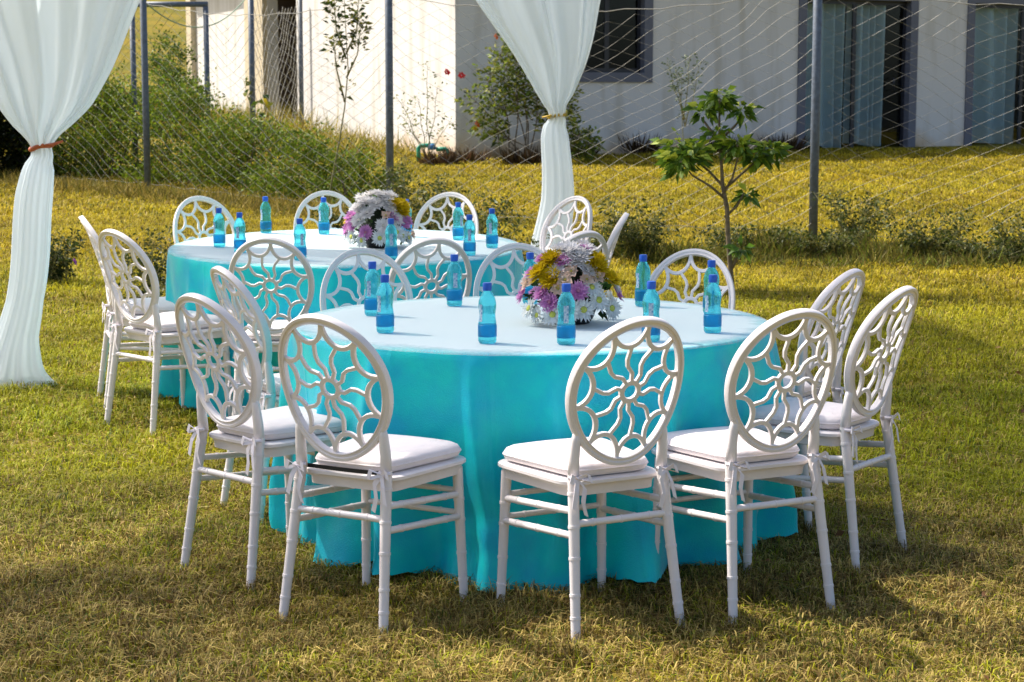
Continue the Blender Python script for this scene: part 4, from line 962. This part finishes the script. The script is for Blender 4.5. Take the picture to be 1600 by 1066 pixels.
# ------------------------------------------------------------------ lawn blades
GR = np.array([.24, .27, .008]); GO = np.array([.47, .36, .020]); ST = np.array([.56, .42, .13]); BRN = np.array([.16, .10, .03]); DG = np.array([.06, .09, .008])
def blades(name, y0, y1, dens, h, wdt, seed, marg=.7, lie=1.35):
    r_ = np.random.default_rng(seed); A = .279 * (y1 ** 2 - y0 ** 2) + 2 * marg * (y1 - y0); n = int(A * dens)
    Y = np.sqrt(r_.uniform(y0 ** 2, y1 ** 2, n)) if y0 > 2 else r_.uniform(y0, y1, n); X = (r_.uniform(-1, 1, n)) * (Y * .279 + marg)
    if y1 > 27:   # no blades inside the house
        s_ = (X - HX) * .918 + (Y - HY) * .396; d_ = -(X - HX) * .396 + (Y - HY) * .918; k = ~((s_ > -.02) & (d_ > -.02)); X, Y = X[k], Y[k]; n = len(X)
    hh = h * r_.uniform(.45, 1.25, n) * (.35 + .7 * vnoise(X, Y, .35, 4) + .7 * vnoise(X, Y, .12, 14))
    a = r_.uniform(0, 2 * np.pi, n); dx, dy = np.cos(a), np.sin(a); ln = lie * r_.uniform(.2, 1.3, n)
    far = np.clip((Y - 10.5) / 6, 0, 1); left = np.clip(.45 - X / (Y * .55), 0, 1)
    front = np.clip((7.6 - Y) / 1.5 + .5 * (vnoise(X, Y, .8, 6) - .5), 0, 1)
    gold = np.clip(far * (1.05 - .55 * left * (1 - far)) + .35 * (vnoise(X, Y, .9, 1) - .45) + .16, 0, 1); gold = np.where(Y > 17, np.maximum(gold, .8), gold) * (.80 + .3 * vnoise(X, Y, 1.6, 31))
    c = GR[None] * (1 - gold[:, None]) + GO[None] * gold[:, None]
    u = r_.uniform(0, 1, n)
    dry = np.clip(.10 + .62 * front + .25 * (vnoise(X, Y, .28, 7) - .4), 0, .8)
    c = np.where((u < dry * .55)[:, None], ST * .8, c); c = np.where(((u >= dry * .55) & (u < dry))[:, None], BRN, c)
    c = np.where((u > .88)[:, None], DG * (1 - gold[:, None] * .0), c)
    c = c * (.75 + .5 * r_.uniform(0, 1, n))[:, None] * (.45 + .6 * vnoise(X, Y, .5, 12) + .5 * vnoise(X, Y, .10, 15))[:, None]
    Z = g(Y) - .004
    P = np.stack([X, Y, Z], 1); S = np.stack([-dy, dx, np.zeros(n)], 1) * (wdt * r_.uniform(.6, 1.3, n))[:, None]
    mid = P + np.stack([dx * hh * ln * .35, dy * hh * ln * .35, hh * .62], 1); tip = P + np.stack([dx * hh * ln, dy * hh * ln, hh * np.maximum(1 - .35 * ln, .25)], 1)
    V = np.stack([P - S * .5, P + S * .5, mid + S * .42, mid - S * .42, tip], 1).reshape(-1, 3); i = np.arange(n)[:, None] * 5
    F = np.concatenate([i + np.array([[0, 1, 2]]), i + np.array([[0, 2, 3]]), i + np.array([[3, 2, 4]])], 0)
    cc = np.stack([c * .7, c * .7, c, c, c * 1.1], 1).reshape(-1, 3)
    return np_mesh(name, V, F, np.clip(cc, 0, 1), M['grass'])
for args, lab in (((3.6, 7.5, 11000, .050, .0038, 1), 'short dry olive lawn grass in the foreground'), ((7.5, 12, 5200, .046, .0050, 2), 'short green lawn grass round the farther table'),
                  ((12, 19, 2600, .046, .0068, 3), 'yellow green lawn grass behind the tables'), ((19, 31, 1100, .060, .011, 4), 'golden lawn grass in front of the house')):
    tag(blades('lawn_grass', *args), lab, 'grass', None, 'stuff')
# loose straw lying on the front lawn
n = 9000; r_ = np.random.default_rng(5); Y = np.sqrt(r_.uniform(3.8 ** 2, 8.2 ** 2, n)); X = r_.uniform(-1, 1, n) * (Y * .279 + .5); a = r_.uniform(0, 6.28, n)
P = np.stack([X, Y, g(Y) + r_.uniform(.008, .026, n)], 1); D = np.stack([np.cos(a), np.sin(a), .12 * r_.normal(size=n)], 1)
tag(leaves('straw', P, D, r_.uniform(.03, .10, n), .0026, pal(n, [(.50, .40, .18), (.36, .27, .09), (.24, .17, .06)], None, .2), None, m=M['grass']), 'loose dry straw scattered on the front lawn', 'straw', None, 'stuff')

n = 260; r_ = np.random.default_rng(17); Y = np.sqrt(r_.uniform(4 ** 2, 13 ** 2, n)); X = r_.uniform(-1, 1, n) * (Y * .279 + .4); a = r_.uniform(0, 6.28, n)
P = np.stack([X, Y, g(Y) + r_.uniform(.018, .035, n)], 1); D = np.stack([np.cos(a), np.sin(a), .3 * r_.normal(size=n)], 1)
tag(leaves('fallen_leaves', P, D, r_.uniform(.025, .055, n), r_.uniform(.012, .026, n), pal(n, [(.20, .10, .035), (.12, .06, .03), (.34, .22, .07)], None, .25), None, fold=.3, m=M['grass']), 'small dead leaves scattered over the lawn', 'leaves', None, 'stuff')
